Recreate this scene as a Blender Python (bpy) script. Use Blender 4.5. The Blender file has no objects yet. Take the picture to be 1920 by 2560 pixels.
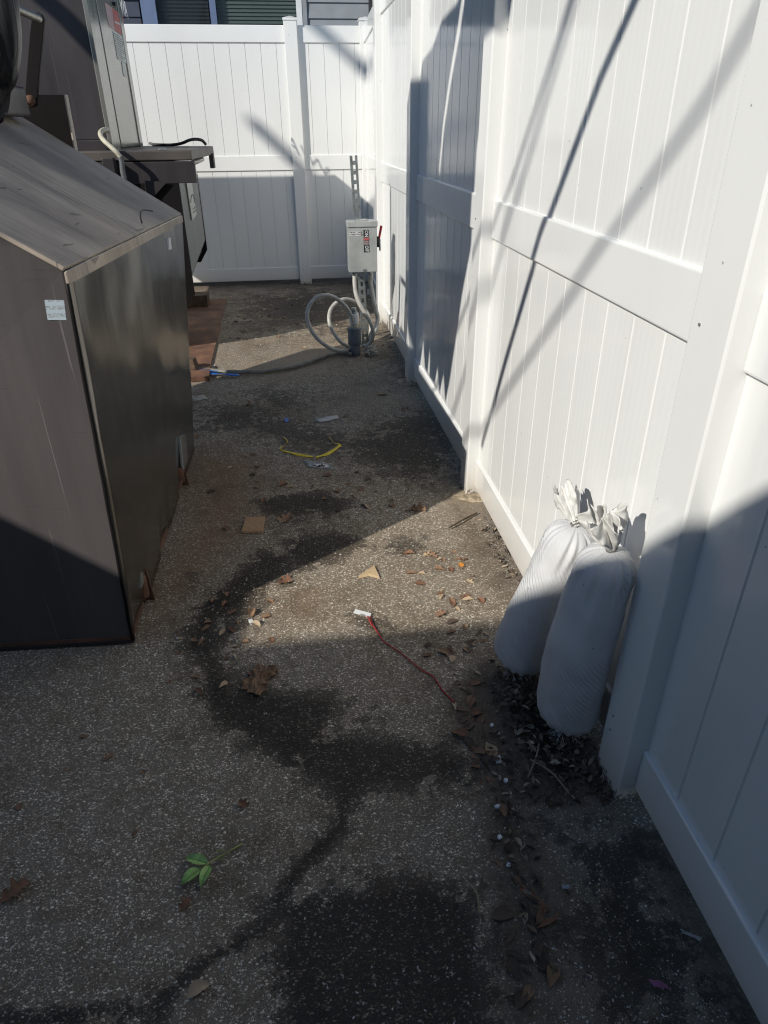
import bpy, math, random
import numpy as np
from mathutils import Vector, Matrix, noise
random.seed(7)
scene = bpy.context.scene
COL = scene.collection
# ------------------------------------------------------------------ camera
CX, CY, F, H = 960., 1280., 1692., 1.53
def _n(v): v = np.array(v, float); return v/np.linalg.norm(v)
_ry = _n([708-CX, -(321-CY), -F]); _rz = -np.array([985-CX, -(4240-CY), -F]); _rz = _n(_rz-_ry*(_rz@_ry)) if False else _n(_n(_rz)-_ry*(_n(_rz)@_ry))
_rx = np.cross(_ry, _rz)
R = np.array([_rx, _ry, _rz]).T            # world axes seen in the camera frame
cam = bpy.data.cameras.new('camera'); camo = bpy.data.objects.new('camera', cam); COL.objects.link(camo)
cam.sensor_fit = 'HORIZONTAL'; cam.sensor_width = 36; cam.lens = 36*F/1920; cam.clip_start = .02; cam.clip_end = 500
camo.matrix_world = Matrix([list(R.T[i])+[[0, 0, H][i]] for i in range(3)]+[[0, 0, 0, 1]])
scene.camera = camo
# ------------------------------------------------------------------ sun, sky, exposure
SD = Vector((1, .70, -.77)).normalized()
w = bpy.data.worlds.new("World"); scene.world = w; w.use_nodes = True
wn = w.node_tree.nodes; bg = wn['Background']; sky = wn.new('ShaderNodeTexSky'); sky.sky_type = 'NISHITA'; sky.sun_disc = False
sky.sun_elevation = math.asin(-SD.z); sky.sun_rotation = math.atan2(-SD.x, -SD.y); sky.air_density = 1; sky.dust_density = 0; sky.ozone_density = 3.2
w.node_tree.links.new(sky.outputs[0], bg.inputs[0]); bg.inputs[1].default_value = .10
sl = bpy.data.lights.new('sun', 'SUN'); sl.energy = 4.6; sl.angle = math.radians(.53); sl.color = (1, .955, .87)
so = bpy.data.objects.new('sun', sl); COL.objects.link(so); so.rotation_euler = SD.to_track_quat('-Z', 'Y').to_euler()
scene.view_settings.view_transform = 'Standard'; scene.view_settings.look = 'None'; scene.view_settings.exposure = 0; scene.view_settings.gamma = 1; scene.cycles.filter_width = 1.15

# ------------------------------------------------------------------ measuring helpers (photo point -> place in the world)
D = 1920/1659
def ray(u, v): return R.T@np.array([u-CX, -(v-CY), -F])
def onz(u, v, z=0): d = ray(u, v); t = (z-H)/d[2]; return Vector((t*d[0], t*d[1], z))
def onx(u, v, x): d = ray(u, v); t = x/d[0]; return Vector((x, t*d[1], H+t*d[2]))
def ony(u, v, y): d = ray(u, v); t = y/d[1]; return Vector((t*d[0], y, H+t*d[2]))
def G(u, v, z=0): return onz(u*D, v*D, z)          # from the 1659-wide view

# ------------------------------------------------------------------ materials
def srgb(r, g, b): return tuple(((c/255/12.92) if c/255 < .04045 else ((c/255+.055)/1.055)**2.4) for c in (r, g, b))+(1,)
class Mat:
    def __init__(s, name, col=(.5, .5, .5), rough=.5, metal=0, spec=.5):
        s.m = bpy.data.materials.new(name); s.m.use_nodes = True; s.nt = s.m.node_tree; s.n = s.nt.nodes; s.p = s.n['Principled BSDF']
        s.p.inputs['Base Color'].default_value = tuple(col[:3])+(1,); s.p.inputs['Roughness'].default_value = rough
        s.p.inputs['Metallic'].default_value = metal; s.p.inputs['Specular IOR Level'].default_value = spec
        s.co = s.n.new('ShaderNodeTexCoord')
    def L(s, a, b): s.nt.links.new(a, b)
    def map(s, scale=(1, 1, 1), out='Object', rot=(0, 0, 0)):
        mp = s.n.new('ShaderNodeMapping'); mp.inputs['Scale'].default_value = scale; mp.inputs['Rotation'].default_value = rot; s.L(s.co.outputs[out], mp.inputs[0]); return mp.outputs[0]
    def noise(s, scale, detail=4, vec=None, rough=.5, dist=0):
        t = s.n.new('ShaderNodeTexNoise'); t.inputs['Scale'].default_value = scale; t.inputs['Detail'].default_value = detail
        t.inputs['Roughness'].default_value = rough; t.inputs['Distortion'].default_value = dist
        s.L(vec if vec is not None else s.co.outputs['Object'], t.inputs['Vector']); return t.outputs['Fac']
    def ncol(s, scale, detail=2, vec=None):
        t = s.n.new('ShaderNodeTexNoise'); t.inputs['Scale'].default_value = scale; t.inputs['Detail'].default_value = detail
        s.L(vec if vec is not None else s.co.outputs['Object'], t.inputs['Vector']); return t.outputs['Color']
    def ramp(s, fac, stops):
        r = s.n.new('ShaderNodeValToRGB'); e = r.color_ramp.elements
        while len(e) < len(stops): e.new(.5)
        for i, (p, c) in enumerate(stops):
            e[i].position = p; e[i].color = (c, c, c, 1) if isinstance(c, (int, float)) else tuple(c[:3])+(1,)
        s.L(fac, r.inputs[0]); return r.outputs[0]
    def mix(s, fac, a, b, mode='MIX'):
        x = s.n.new('ShaderNodeMix'); x.data_type = 'RGBA'; x.blend_type = mode
        for k, v in ((0, fac), (6, a), (7, b)):
            if isinstance(v, (int, float)): x.inputs[k].default_value = v if k == 0 else (v, v, v, 1)
            elif isinstance(v, tuple): x.inputs[k].default_value = v[:3]+(1,)
            else: s.L(v, x.inputs[k])
        return x.outputs[2]
    def math(s, op, a, b=0, c=0):
        x = s.n.new('ShaderNodeMath'); x.operation = op
        for k, v in enumerate((a, b, c)):
            if isinstance(v, (int, float)): x.inputs[k].default_value = v
            else: s.L(v, x.inputs[k])
        return x.outputs[0]
    def attr(s, name):
        a = s.n.new('ShaderNodeAttribute'); a.attribute_name = name; return a.outputs['Fac']
    def bump(s, h, dist=.01, strength=1, prev=None):
        b = s.n.new('ShaderNodeBump'); b.inputs['Distance'].default_value = dist; b.inputs['Strength'].default_value = strength
        s.L(h, b.inputs['Height'])
        if prev is not None: s.L(prev, b.inputs['Normal'])
        s.L(b.outputs[0], s.p.inputs['Normal']); return b.outputs[0]
    def col(s, c): s.L(c, s.p.inputs['Base Color'])
    def rgh(s, c): s.L(c, s.p.inputs['Roughness'])

def plain(name, col, rough=.6, metal=0, var=.15, scale=30, bump=0, spec=.5):
    m = Mat(name, col, rough, metal, spec); n = m.noise(scale, 5)
    c2 = tuple(x*(1-2*var) for x in col[:3]); c1 = tuple(min(1, x*(1+var)) for x in col[:3])
    m.col(m.ramp(n, [(.3, c2), (.7, c1)]))
    if bump: m.bump(n, bump)
    return m.m

def mk_vinyl(name, axis, rib=.2):
    m = Mat(name, (.80, .80, .775), .2, 0, .5)
    n = m.noise(2.2, 5, m.map((1, 1, .35))); fine = m.noise(60, 3, m.map((1, 1, .05)))
    c = m.ramp(n, [(.3, (.74, .745, .73)), (.65, (.80, .805, .79))])
    # splashed dirt close to the ground and faint specks
    sp = m.n.new('ShaderNodeSeparateXYZ'); m.L(m.co.outputs['Object'], sp.inputs[0])
    low = m.n.new('ShaderNodeMapRange'); low.inputs[1].default_value = .0; low.inputs[2].default_value = .26; low.inputs[3].default_value = 1; low.inputs[4].default_value = 0
    m.L(sp.outputs['Z'], low.inputs[0])
    dn = m.noise(90, 5); dirt = m.math('GREATER_THAN', m.math('MULTIPLY', m.math('POWER', low.outputs[0], 2.5), dn), .44)
    film = m.math('MULTIPLY', m.math('POWER', low.outputs[0], 2), .55)
    c = m.mix(film, c, (.42, .33, .22)); c = m.mix(m.math('MULTIPLY', dirt, .75), c, (.10, .075, .05))
    v = m.n.new('ShaderNodeTexVoronoi'); v.inputs['Scale'].default_value = 13; m.L(m.co.outputs['Object'], v.inputs['Vector'])
    speck = m.math('LESS_THAN', v.outputs['Distance'], m.math('MULTIPLY', m.noise(4, 2), .06)); c = m.mix(m.math('MULTIPLY', speck, .6), c, (.12, .1, .08)); m.col(c)
    wv = m.n.new('ShaderNodeTexWave'); wv.wave_type = 'BANDS'; wv.bands_direction = axis; wv.inputs['Scale'].default_value = 11; wv.inputs['Distortion'].default_value = .6
    m.L(m.map((1, 1, .15)), wv.inputs['Vector'])
    b = m.bump(wv.outputs['Fac'], .0007, rib); b = m.bump(m.noise(1.3, 2, m.map((1, 1, .4))), .012, .35, b); m.bump(fine, .0004, .4, b)
    m.rgh(m.ramp(m.noise(5, 4), [(.3, .07), (.7, .15)])); return m.m
VINYL = mk_vinyl('white_vinyl', 'Y'); VINYLX = mk_vinyl('white_vinyl_far', 'X'); VINYLS = mk_vinyl('white_vinyl_smooth', 'Y', .02)

def mk_steel(name, c1, c2, rough=(.3, .5), metal=.35, streak=(14, 14, .9), scratch=.4, rustamt=0, dust=None, bend=.03):
    m = Mat(name, c1, .4, metal)
    n = m.noise(1, 6, m.map(streak), .6); big = m.noise(1.8, 4)
    c = m.mix(m.ramp(n, [(.3, 0), (.7, 1)]), tuple(c1), tuple(c2))
    c = m.mix(m.math('MULTIPLY', big, .5), c, tuple(x*.55 for x in c1))
    if dust: c = m.mix(m.ramp(m.noise(3.2, 6, m.map((1, 1, 1)), .65), [(.35, 0), (.75, .7)]), c, tuple(dust))
    if scratch:
        s1 = m.ramp(m.noise(1, 3, m.map((70, 70, 1.2), rot=(.05, .08, 0))), [(.66, 0), (.70, 1)])
        s2 = m.ramp(m.noise(1, 2, m.map((2, 60, 60), rot=(.5, .3, .4))), [(.70, 0), (.73, 1)])
        c = m.mix(m.math('MULTIPLY', s1, scratch), c, tuple(min(1, x*2.4) for x in c2)); c = m.mix(m.math('MULTIPLY', s2, scratch*.8), c, tuple(x*.35 for x in c1))
    if rustamt:
        sp = m.n.new('ShaderNodeSeparateXYZ'); m.L(m.co.outputs['Object'], sp.inputs[0])
        low = m.n.new('ShaderNodeMapRange'); low.inputs[1].default_value = 0; low.inputs[2].default_value = .3; low.inputs[3].default_value = 1; low.inputs[4].default_value = 0; m.L(sp.outputs['Z'], low.inputs[0])
        rr = m.ramp(m.math('MULTIPLY', low.outputs[0], m.noise(9, 6, None, .65)), [(.35, 0), (.5, 1)])
        c = m.mix(m.math('MULTIPLY', rr, rustamt), c, (.16, .065, .025))
    m.col(c); m.rgh(m.ramp(n, [(.2, rough[0]), (.8, rough[1])]))
    b = m.bump(m.noise(1.3, 2), bend, 1); m.bump(m.noise(180, 3), .0004, .6, b); return m.m
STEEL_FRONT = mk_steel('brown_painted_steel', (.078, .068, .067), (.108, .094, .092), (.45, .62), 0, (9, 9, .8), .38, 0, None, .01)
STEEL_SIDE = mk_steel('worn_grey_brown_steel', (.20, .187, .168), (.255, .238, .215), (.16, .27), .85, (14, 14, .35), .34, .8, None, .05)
STEEL_TOWER = mk_steel('dull_grey_steel', (.27, .265, .235), (.40, .39, .35), (.16, .30), .55, (14, 14, .5), .25, 0, None, .010)
STEEL_DARK = mk_steel('dark_charcoal_steel', (.036, .032, .032), (.06, .052, .05), (.4, .6), .15, (5, 5, 1), .3, 0, None, .01)
STEEL_BROWN = mk_steel('compactor_brown_steel', (.034, .029, .031), (.046, .040, .042), (.35, .55), .1, (5, 5, 1), .3, 0, None, .01)
STEEL_BLACK = mk_steel('black_shaded_steel', (.010, .009, .009), (.015, .013, .013), (.4, .6), 0, (5, 5, 1), .3, 0, None, .01)  # black tone also stands in for shade on bracket and front plates
STEEL_BLACK.node_tree.nodes['Principled BSDF'].inputs['Specular IOR Level'].default_value = .12
STEEL_SHELF = mk_steel('dusty_brown_steel', (.055, .047, .044), (.08, .068, .062), (.4, .6), .1, (5, 5, 1), .3, 0, (.13, .11, .09), .01)
def mk_top():
    m = Mat('dusty_scraped_steel', (.2, .17, .14), .6, 0)
    c = m.ramp(m.noise(2.5, 6, None, .6), [(.3, (.42, .35, .27)), (.7, (.56, .48, .39))])
    st = m.noise(1.2, 7, m.map((1.5, 4.2, 1.5), rot=(0, 0, .12)), .55, .8); patch = m.ramp(m.noise(1.3, 4, None, .6), [(.38, 0), (.66, 1)])
    c = m.mix(m.math('MULTIPLY', m.ramp(st, [(.38, 1), (.62, 0)]), .3), c, (.22, .18, .145))
    c = m.mix(m.math('MULTIPLY', m.ramp(m.noise(1.1, 4, None, .6), [(.45, 0), (.62, 1)]), .55), c, (.15, .118, .10))
    for rz, sc, lo, k in ((.16, 120, .57, .8), (.05, 160, .60, .7), (-.25, 110, .63, .6), (.45, 140, .64, .6)):
        scr = m.ramp(m.noise(1.6, 3, m.map((1.5, sc, 1.5), rot=(0, 0, rz)), .6, .9), [(lo, 0), (lo+.03, 1)])
        c = m.mix(m.math('MULTIPLY', m.math('MULTIPLY', scr, patch), k), c, (.035, .027, .026))
    scr2 = m.ramp(m.noise(1.0, 3, m.map((40, 4, 6), rot=(0, 0, .6)), .5, .6), [(.67, 0), (.70, 1)])
    c = m.mix(m.math('MULTIPLY', scr2, .55), c, (.045, .036, .034)); m.col(c)
    b = m.bump(m.noise(60, 4), .001, .5); m.bump(m.noise(2, 2), .010, 1, b); return m.m
STEEL_TOP = mk_top()
def mk_rust(name='rusty_steel', k=1):
    m = Mat(name, (.2, .09, .05), .8)
    m.col(m.ramp(m.noise(7, 8, None, .65), [(.25, (.05*k, .03*k, .022*k)), (.5, (.13*k, .062*k, .036*k)), (.75, (.24*k, .125*k, .07*k))])); m.bump(m.noise(80, 5), .002, .6); return m.m
RUST = mk_rust(); RUSTPLATE = mk_rust('rusty_ground_plate', 1.15)
GALV = plain('galvanised_steel', (.33, .36, .36), .42, .75, .2, 40, .0005)
GREYBOX = plain('grey_enamel', (.32, .335, .325), .38, 0, .10, 9, .0003)
CONDUIT = plain('grey_pvc_conduit', (.42, .41, .375), .38, 0, .12, 25)
CONDUIT_D = plain('dark_grey_conduit', (.12, .125, .13), .45, 0, .15, 25)
PVCDARK = plain('slate_grey_pvc', (.13, .145, .165), .4, 0, .15, 15)
WHITEPVC = plain('white_pvc', (.7, .7, .68), .35, 0, .08, 20)
CREAM = plain('cream_conduit', (.50, .47, .36), .45, 0, .15, 30)
BLACKP = plain('black_rubber', (.012, .012, .013), .35, 0, .2, 30)
RED = plain('red_enamel', (.42, .02, .02), .35, 0, .1, 20)
WHITE = plain('white_print', (.75, .75, .74), .5, 0, .05, 20)
BLACK = plain('black_print', (.012, .012, .013), .5, 0, .1, 20)
CARD = plain('corrugated_card', (.42, .26, .14), .85, 0, .1, 60, .0006)
PAPERB = plain('brown_kraft_paper', (.20, .115, .06), .7, 0, .15, 20, .001)
YELLOW = plain('yellow_strap', (.82, .60, .04), .5, 0, .12, 60)
REDT = plain('red_twine', (.42, .03, .03), .7, 0, .2, 300)
BLUE = plain('blue_plastic', (.02, .14, .48), .45, 0, .2, 60)
GREENL = plain('fresh_green_leaf', (.30, .50, .13), .4, 0, .2, 60, .0008)
STEM = plain('green_stem', (.36, .38, .12), .6, 0, .2, 60)
WOOD = plain('old_timber', (.10, .065, .04), .85, 0, .3, 25, .002)
CONC = plain('sandy_concrete', (.40, .32, .22), .95, 0, .33, 32, .012)
def mk_leafmat(name, a, b):
    m = Mat(name, a, .75); oi = m.n.new('ShaderNodeObjectInfo')
    c = m.mix(oi.outputs['Random'], a, b); c = m.mix(m.math('MULTIPLY', m.noise(60, 5), .7), c, tuple(x*.35 for x in a)); m.col(c); m.bump(m.noise(120, 3), .0006, .5); return m.m
LEAF1 = mk_leafmat('dry_brown_leaf', (.24, .11, .06), (.33, .21, .12)); LEAF2 = mk_leafmat('pale_tan_leaf', (.55, .39, .23), (.50, .39, .27)); LEAF3 = mk_leafmat('dark_rotting_leaf', (.09, .06, .042), (.15, .105, .07))
def mk_bag():
    m = Mat('woven_white_polypropylene', (.62, .62, .62), .5, 0, .4)
    u = m.n.new('ShaderNodeUVMap'); u.uv_map = 'UVMap'
    def wave(sc, d, rot=0):
        mp = m.n.new('ShaderNodeMapping'); m.L(u.outputs[0], mp.inputs[0]); mp.inputs['Rotation'].default_value = (0, 0, rot)
        wv = m.n.new('ShaderNodeTexWave'); wv.bands_direction = d; wv.inputs['Scale'].default_value = sc; wv.inputs['Distortion'].default_value = 0; m.L(mp.outputs[0], wv.inputs['Vector']); return wv.outputs['Fac']
    weave = m.math('ADD', wave(62, 'X'), wave(75, 'Y')); n = m.noise(9, 5)
    c = m.ramp(n, [(.3, (.62, .62, .625)), (.7, (.76, .765, .77))])
    c = m.mix(m.math('MULTIPLY', m.ramp(weave, [(.3, 1), (.9, 0)]), .22), c, (.3, .3, .3))
    sp = m.n.new('ShaderNodeSeparateXYZ'); m.L(m.co.outputs['Object'], sp.inputs[0])
    low = m.n.new('ShaderNodeMapRange'); low.inputs[1].default_value = 0; low.inputs[2].default_value = .2; low.inputs[3].default_value = 1; low.inputs[4].default_value = 0; m.L(sp.outputs['Z'], low.inputs[0])
    d = m.ramp(m.math('MULTIPLY', low.outputs[0], m.noise(45, 6, None, .7)), [(.33, 0), (.48, 1)])
    c = m.mix(m.math('MULTIPLY', d, .6), c, (.10, .08, .06))
    v = m.n.new('ShaderNodeTexVoronoi'); v.inputs['Scale'].default_value = 26; m.L(m.co.outputs['Object'], v.inputs['Vector'])
    c = m.mix(m.math('MULTIPLY', m.math('LESS_THAN', v.outputs['Distance'], .06), .6), c, (.08, .07, .06)); m.col(c)
    b = m.bump(weave, .0012, .5)
    # diagonal pull folds
    mp = m.n.new('ShaderNodeMapping'); m.L(u.outputs[0], mp.inputs[0]); mp.inputs['Rotation'].default_value = (0, 0, -.62)
    wv = m.n.new('ShaderNodeTexWave'); wv.bands_direction = 'X'; wv.inputs['Scale'].default_value = 11; wv.inputs['Distortion'].default_value = 4; wv.inputs['Detail'].default_value = 1; wv.inputs['Detail Scale'].default_value = .5; m.L(mp.outputs[0], wv.inputs['Vector'])
    mask = m.ramp(m.noise(4, 3), [(.40, 0), (.60, 1)]); m.bump(m.math('MULTIPLY', m.math('POWER', wv.outputs['Fac'], 5), mask), .0028, .7, b); return m.m
BAG = mk_bag()
def mk_blackbag():
    m = Mat('black_bin_liner', (.006, .006, .007), .33, 0, .16); m.bump(m.noise(6, 3, m.map((1.6, 1.6, .5)), .5, .8), .02, .8); return m.m
BLACKBAG = mk_blackbag()

# ground: exposed aggregate asphalt with stains carried by mesh attributes
def mk_ground():
    m = Mat('exposed_aggregate_asphalt', (.2, .2, .2), .85, 0, .35)
    base = m.co.outputs['Object']
    warp = m.n.new('ShaderNodeVectorMath'); warp.operation = 'MULTIPLY_ADD'; m.L(m.ncol(170, 2), warp.inputs[0]); warp.inputs[1].default_value = (.008, .008, 0); m.L(base, warp.inputs[2])
    def chips(scale, rot, sx):
        mp = m.n.new('ShaderNodeMapping'); mp.inputs['Rotation'].default_value = (0, 0, rot); mp.inputs['Scale'].default_value = (sx, 1, 0); m.L(warp.outputs[0], mp.inputs[0])
        v = m.n.new('ShaderNodeTexVoronoi'); v.inputs['Scale'].default_value = scale; v.inputs['Randomness'].default_value = 1; m.L(mp.outputs[0], v.inputs['Vector'])
        s = m.n.new('ShaderNodeSeparateColor'); m.L(v.outputs['Color'], s.inputs[0]); return v.outputs['Distance'], s.outputs[0], s.outputs[1]
    d1, r1, g1 = chips(195, .5, .58); d2, r2, g2 = chips(330, -.7, .7)
    stain = m.attr('stain'); soil = m.attr('soil'); rust = m.attr('rust'); pale = m.attr('pale'); fine = m.attr('fine')
    nz = m.math('ADD', m.math('MULTIPLY', m.noise(22, 7, None, .75), .6), m.math('MULTIPLY', m.noise(6, 4, None, .6), .4)); nz2 = m.noise(3.3, 5, None, .6)
    def edge(a, amp=.9, lo=.42, hi=.58): return m.ramp(m.math('ADD', a, m.math('MULTIPLY', m.math('SUBTRACT', nz, .5), amp)), [(lo, 0), (hi, 1)])
    # matrix colour
    mat = m.ramp(m.noise(420, 4, None, .85), [(.25, (.035, .030, .025)), (.5, (.15, .132, .11)), (.75, (.33, .295, .25))])
    mat = m.mix(m.math('MULTIPLY', m.ramp(nz2, [(.35, 0), (.65, 1)]), .30), mat, (.17, .13, .092))
    cc = m.ramp(g1, [(0, (.10, .08, .06)), (.35, (.34, .295, .24)), (.7, (.54, .495, .425)), (1, (.84, .80, .73))])
    cc2 = m.ramp(g2, [(0, (.05, .040, .03)), (.35, (.20, .168, .132)), (.75, (.52, .465, .39)), (1, (.86, .81, .73))])
    k1 = m.math('MULTIPLY', m.math('GREATER_THAN', r1, m.math('MULTIPLY_ADD', fine, .40, .54)), m.ramp(d1, [(.34, 1), (.46, 0)]))
    k2 = m.math('MULTIPLY', m.math('GREATER_THAN', r2, m.math('MULTIPLY_ADD', fine, .35, .30)), m.ramp(d2, [(.36, 1), (.5, 0)]))
    c = m.mix(m.math('MULTIPLY', k2, .85), mat, cc2); c = m.mix(m.math('MULTIPLY', k1, .95), c, cc)
    tone = m.ramp(m.noise(2.1, 6, None, .7), [(.3, (.55, .50, .44)), (.5, (.92, .90, .86)), (.7, (1, 1, 1))]); c = m.mix(1, c, tone, 'MULTIPLY')
    tone = m.ramp(m.noise(17, 5, None, .7), [(.3, (.62, .57, .50)), (.5, (1, 1, 1))]); c = m.mix(.7, c, tone, 'MULTIPLY')
    c = m.mix(1, c, (1.46, 1.42, 1.36), 'MULTIPLY')
    # dust film, pale and rust
    c = m.mix(m.math('MULTIPLY', edge(rust, .6, .3, .75), .62), c, (.21, .112, .055))
    c = m.mix(m.math('MULTIPLY', edge(pale, .7, .3, .8), .6), c, (.34, .27, .19))
    so_ = edge(soil, .8, .35, .6); sc = m.ramp(m.noise(60, 6, None, .7), [(.3, (.05, .037, .026)), (.7, (.15, .112, .078))])
    c = m.mix(m.math('MULTIPLY', so_, .82), c, sc)
    st = m.math('MULTIPLY', edge(stain, 3.4, .42, .52), m.math('MINIMUM', m.math('MULTIPLY_ADD', stain, 1.2, .1), 1))
    dark = m.mix(1, c, m.mix(k1, (.10, .088, .076), (.27, .25, .22)), 'MULTIPLY'); c = m.mix(m.math('MULTIPLY', st, .95), c, dark)
    m.col(c)
    m.rgh(m.mix(st, .88, .6))
    h = m.math('ADD', m.math('MULTIPLY', k1, m.ramp(d1, [(0, 1), (.42, 0)])), m.math('MULTIPLY', k2, .5))
    b = m.bump(h, .003, .9); b = m.bump(m.noise(350, 3), .0012, .7, b); m.bump(m.noise(5, 4), .012, .6, b); return m.m
GROUND = mk_ground()

# ------------------------------------------------------------------ mesh helpers
class MB:
    def __init__(s): s.v = []; s.f = []; s.uv = []
    def add(s, vs, fs): o = len(s.v); s.v += [tuple(v) for v in vs]; s.f += [tuple(i+o for i in f) for f in fs]; return s
    def box(s, x0, x1, y0, y1, z0, z1):
        return s.hexa([(x0, y0, z0), (x1, y0, z0), (x1, y1, z0), (x0, y1, z0), (x0, y0, z1), (x1, y0, z1), (x1, y1, z1), (x0, y1, z1)])
    def hexa(s, p): return s.add(p, [(3, 2, 1, 0), (4, 5, 6, 7), (0, 1, 5, 4), (1, 2, 6, 5), (2, 3, 7, 6), (3, 0, 4, 7)])
    def prism(s, poly, a, b):                     # poly: list of points, extruded from offset a to offset b (vectors)
        n = len(poly); a = Vector(a); b = Vector(b)
        vs = [Vector(p)+a for p in poly]+[Vector(p)+b for p in poly]
        return s.add(vs, [tuple(range(n))[::-1], tuple(range(n, 2*n))]+[(i, (i+1) % n, n+(i+1) % n, n+i) for i in range(n)])
    def tube(s, pts, r, n=10, cap=True, corr=0):
        pts = [Vector(p) for p in pts]; m = len(pts); o = len(s.v); up = Vector((.13, .21, .97)); prev = None
        for i, p in enumerate(pts):
            t = (pts[min(i+1, m-1)]-pts[max(i-1, 0)]).normalized()
            a = (prev-t*prev.dot(t)) if prev is not None else up.cross(t); a.normalize(); prev = a; b = t.cross(a)
            rr = (r[i] if isinstance(r, (list, tuple)) else r)*(1+corr*(i % 2))
            for k in range(n): an = 2*math.pi*k/n; s.v.append(tuple(p+(a*math.cos(an)+b*math.sin(an))*rr))
        for i in range(m-1):
            for k in range(n): s.f.append((o+i*n+k, o+i*n+(k+1) % n, o+(i+1)*n+(k+1) % n, o+(i+1)*n+k))
        if cap: s.f.append(tuple(o+k for k in range(n))[::-1]); s.f.append(tuple(o+(m-1)*n+k for k in range(n)))
        return s
    def build(s, name, mat, parent=None, smooth=False, bevel=0, tagv=None, seg=2):
        me = bpy.data.meshes.new(name); me.from_pydata(s.v, [], s.f); me.validate(); me.update()
        me.materials.append(mat); o = bpy.data.objects.new(name, me); COL.objects.link(o)
        import bmesh
        bm = bmesh.new(); bm.from_mesh(me); bmesh.ops.recalc_face_normals(bm, faces=bm.faces); bm.to_mesh(me); bm.free()
        if smooth:
            for p in me.polygons: p.use_smooth = True
        if bevel: b = o.modifiers.new('bevel', 'BEVEL'); b.width = bevel; b.segments = seg; b.limit_method = 'ANGLE'; b.angle_limit = math.radians(40)
        if parent is not None:
            o.parent = parent; o.matrix_parent_inverse = Matrix.Translation(-parent.location)
        if tagv: tag(o, *tagv)
        return o
def tag(o, label=None, cat=None, group=None, kind=None):
    if label: o['label'] = label
    if cat: o['category'] = cat
    if group: o['group'] = group
    if kind: o['kind'] = kind
    return o
def thing(name, loc, label, cat, group=None):
    o = bpy.data.objects.new(name, None); o.location = loc; o.empty_display_size = .1; COL.objects.link(o); return tag(o, label, cat, group)
def spline(pts, n=8):
    pts = [Vector(p) for p in pts]; P = [pts[0]*2-pts[1]]+pts+[pts[-1]*2-pts[-2]]; out = []
    for i in range(1, len(P)-2):
        for k in range(n):
            t = k/n; a, b, c, d = P[i-1], P[i], P[i+1], P[i+2]
            out.append(.5*((2*b)+(c-a)*t+(2*a-5*b+4*c-d)*t*t+(3*b-a-3*c+d)*t**3))
    out.append(pts[-1]); return out
def text(name, body, size, mat, origin, xdir, updir, parent, depth=.0008, squash=1):
    cu = bpy.data.curves.new(name, 'FONT'); cu.body = body; cu.size = size; cu.extrude = depth; cu.resolution_u = 3
    ob = bpy.data.objects.new(name, cu); COL.objects.link(ob); bpy.context.view_layer.update()
    me = bpy.data.meshes.new_from_object(ob.evaluated_get(bpy.context.evaluated_depsgraph_get())); bpy.data.objects.remove(ob)
    X = Vector(xdir).normalized(); U = Vector(updir); U = (U-X*U.dot(X)).normalized(); Z = X.cross(U)
    M = Matrix((X*squash, U, Z)).transposed().to_4x4(); M.translation = Vector(origin); me.transform(M)
    me.materials.clear(); me.materials.append(mat); o = bpy.data.objects.new(name, me); COL.objects.link(o)
    o.parent = parent
    root = parent; loc = Vector((0, 0, 0))
    o.matrix_parent_inverse = Matrix.Translation(-(root.location if root.parent is None else Vector((0, 0, 0))))
    return o
def sub(o, parent):                               # parent of a sub-part: the part keeps world coordinates, its root carries the offset
    o.parent = parent; o.matrix_parent_inverse = Matrix.Identity(4); return o

# ------------------------------------------------------------------ ground sheet with stain attributes
def inpoly(poly, x, y):
    c = np.zeros(x.shape, bool); n = len(poly)
    for i in range(n):
        x1, y1 = poly[i]; x2, y2 = poly[(i+1) % n]
        c ^= ((y1 > y) != (y2 > y)) & (x < (x2-x1)*(y-y1)/(y2-y1+1e-12)+x1)
    return c
def segd(p, q, x, y):
    px, py = p; dx, dy = q[0]-px, q[1]-py; t = np.clip(((x-px)*dx+(y-py)*dy)/(dx*dx+dy*dy+1e-9), 0, 1); return np.hypot(x-px-t*dx, y-py-t*dy)
def _pf(poly, x, y, soft):                  # 0.5 on the outline, 1 inside, 0 outside
    d = np.min([segd(poly[i], poly[(i+1) % len(poly)], x, y) for i in range(len(poly))], axis=0)
    s = np.where(inpoly(poly, x, y), d, -d); return np.clip(.5+s/(2*soft), 0, 1)
def _sf(pts, rad, x, y, soft):
    d = np.min([segd(pts[i], pts[i+1], x, y) for i in range(len(pts)-1)], axis=0); return np.clip(.5+(rad-d)/(2*soft), 0, 1)
def gp(pts): return [tuple(G(u, v)[:2]) for u, v in pts]
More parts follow.
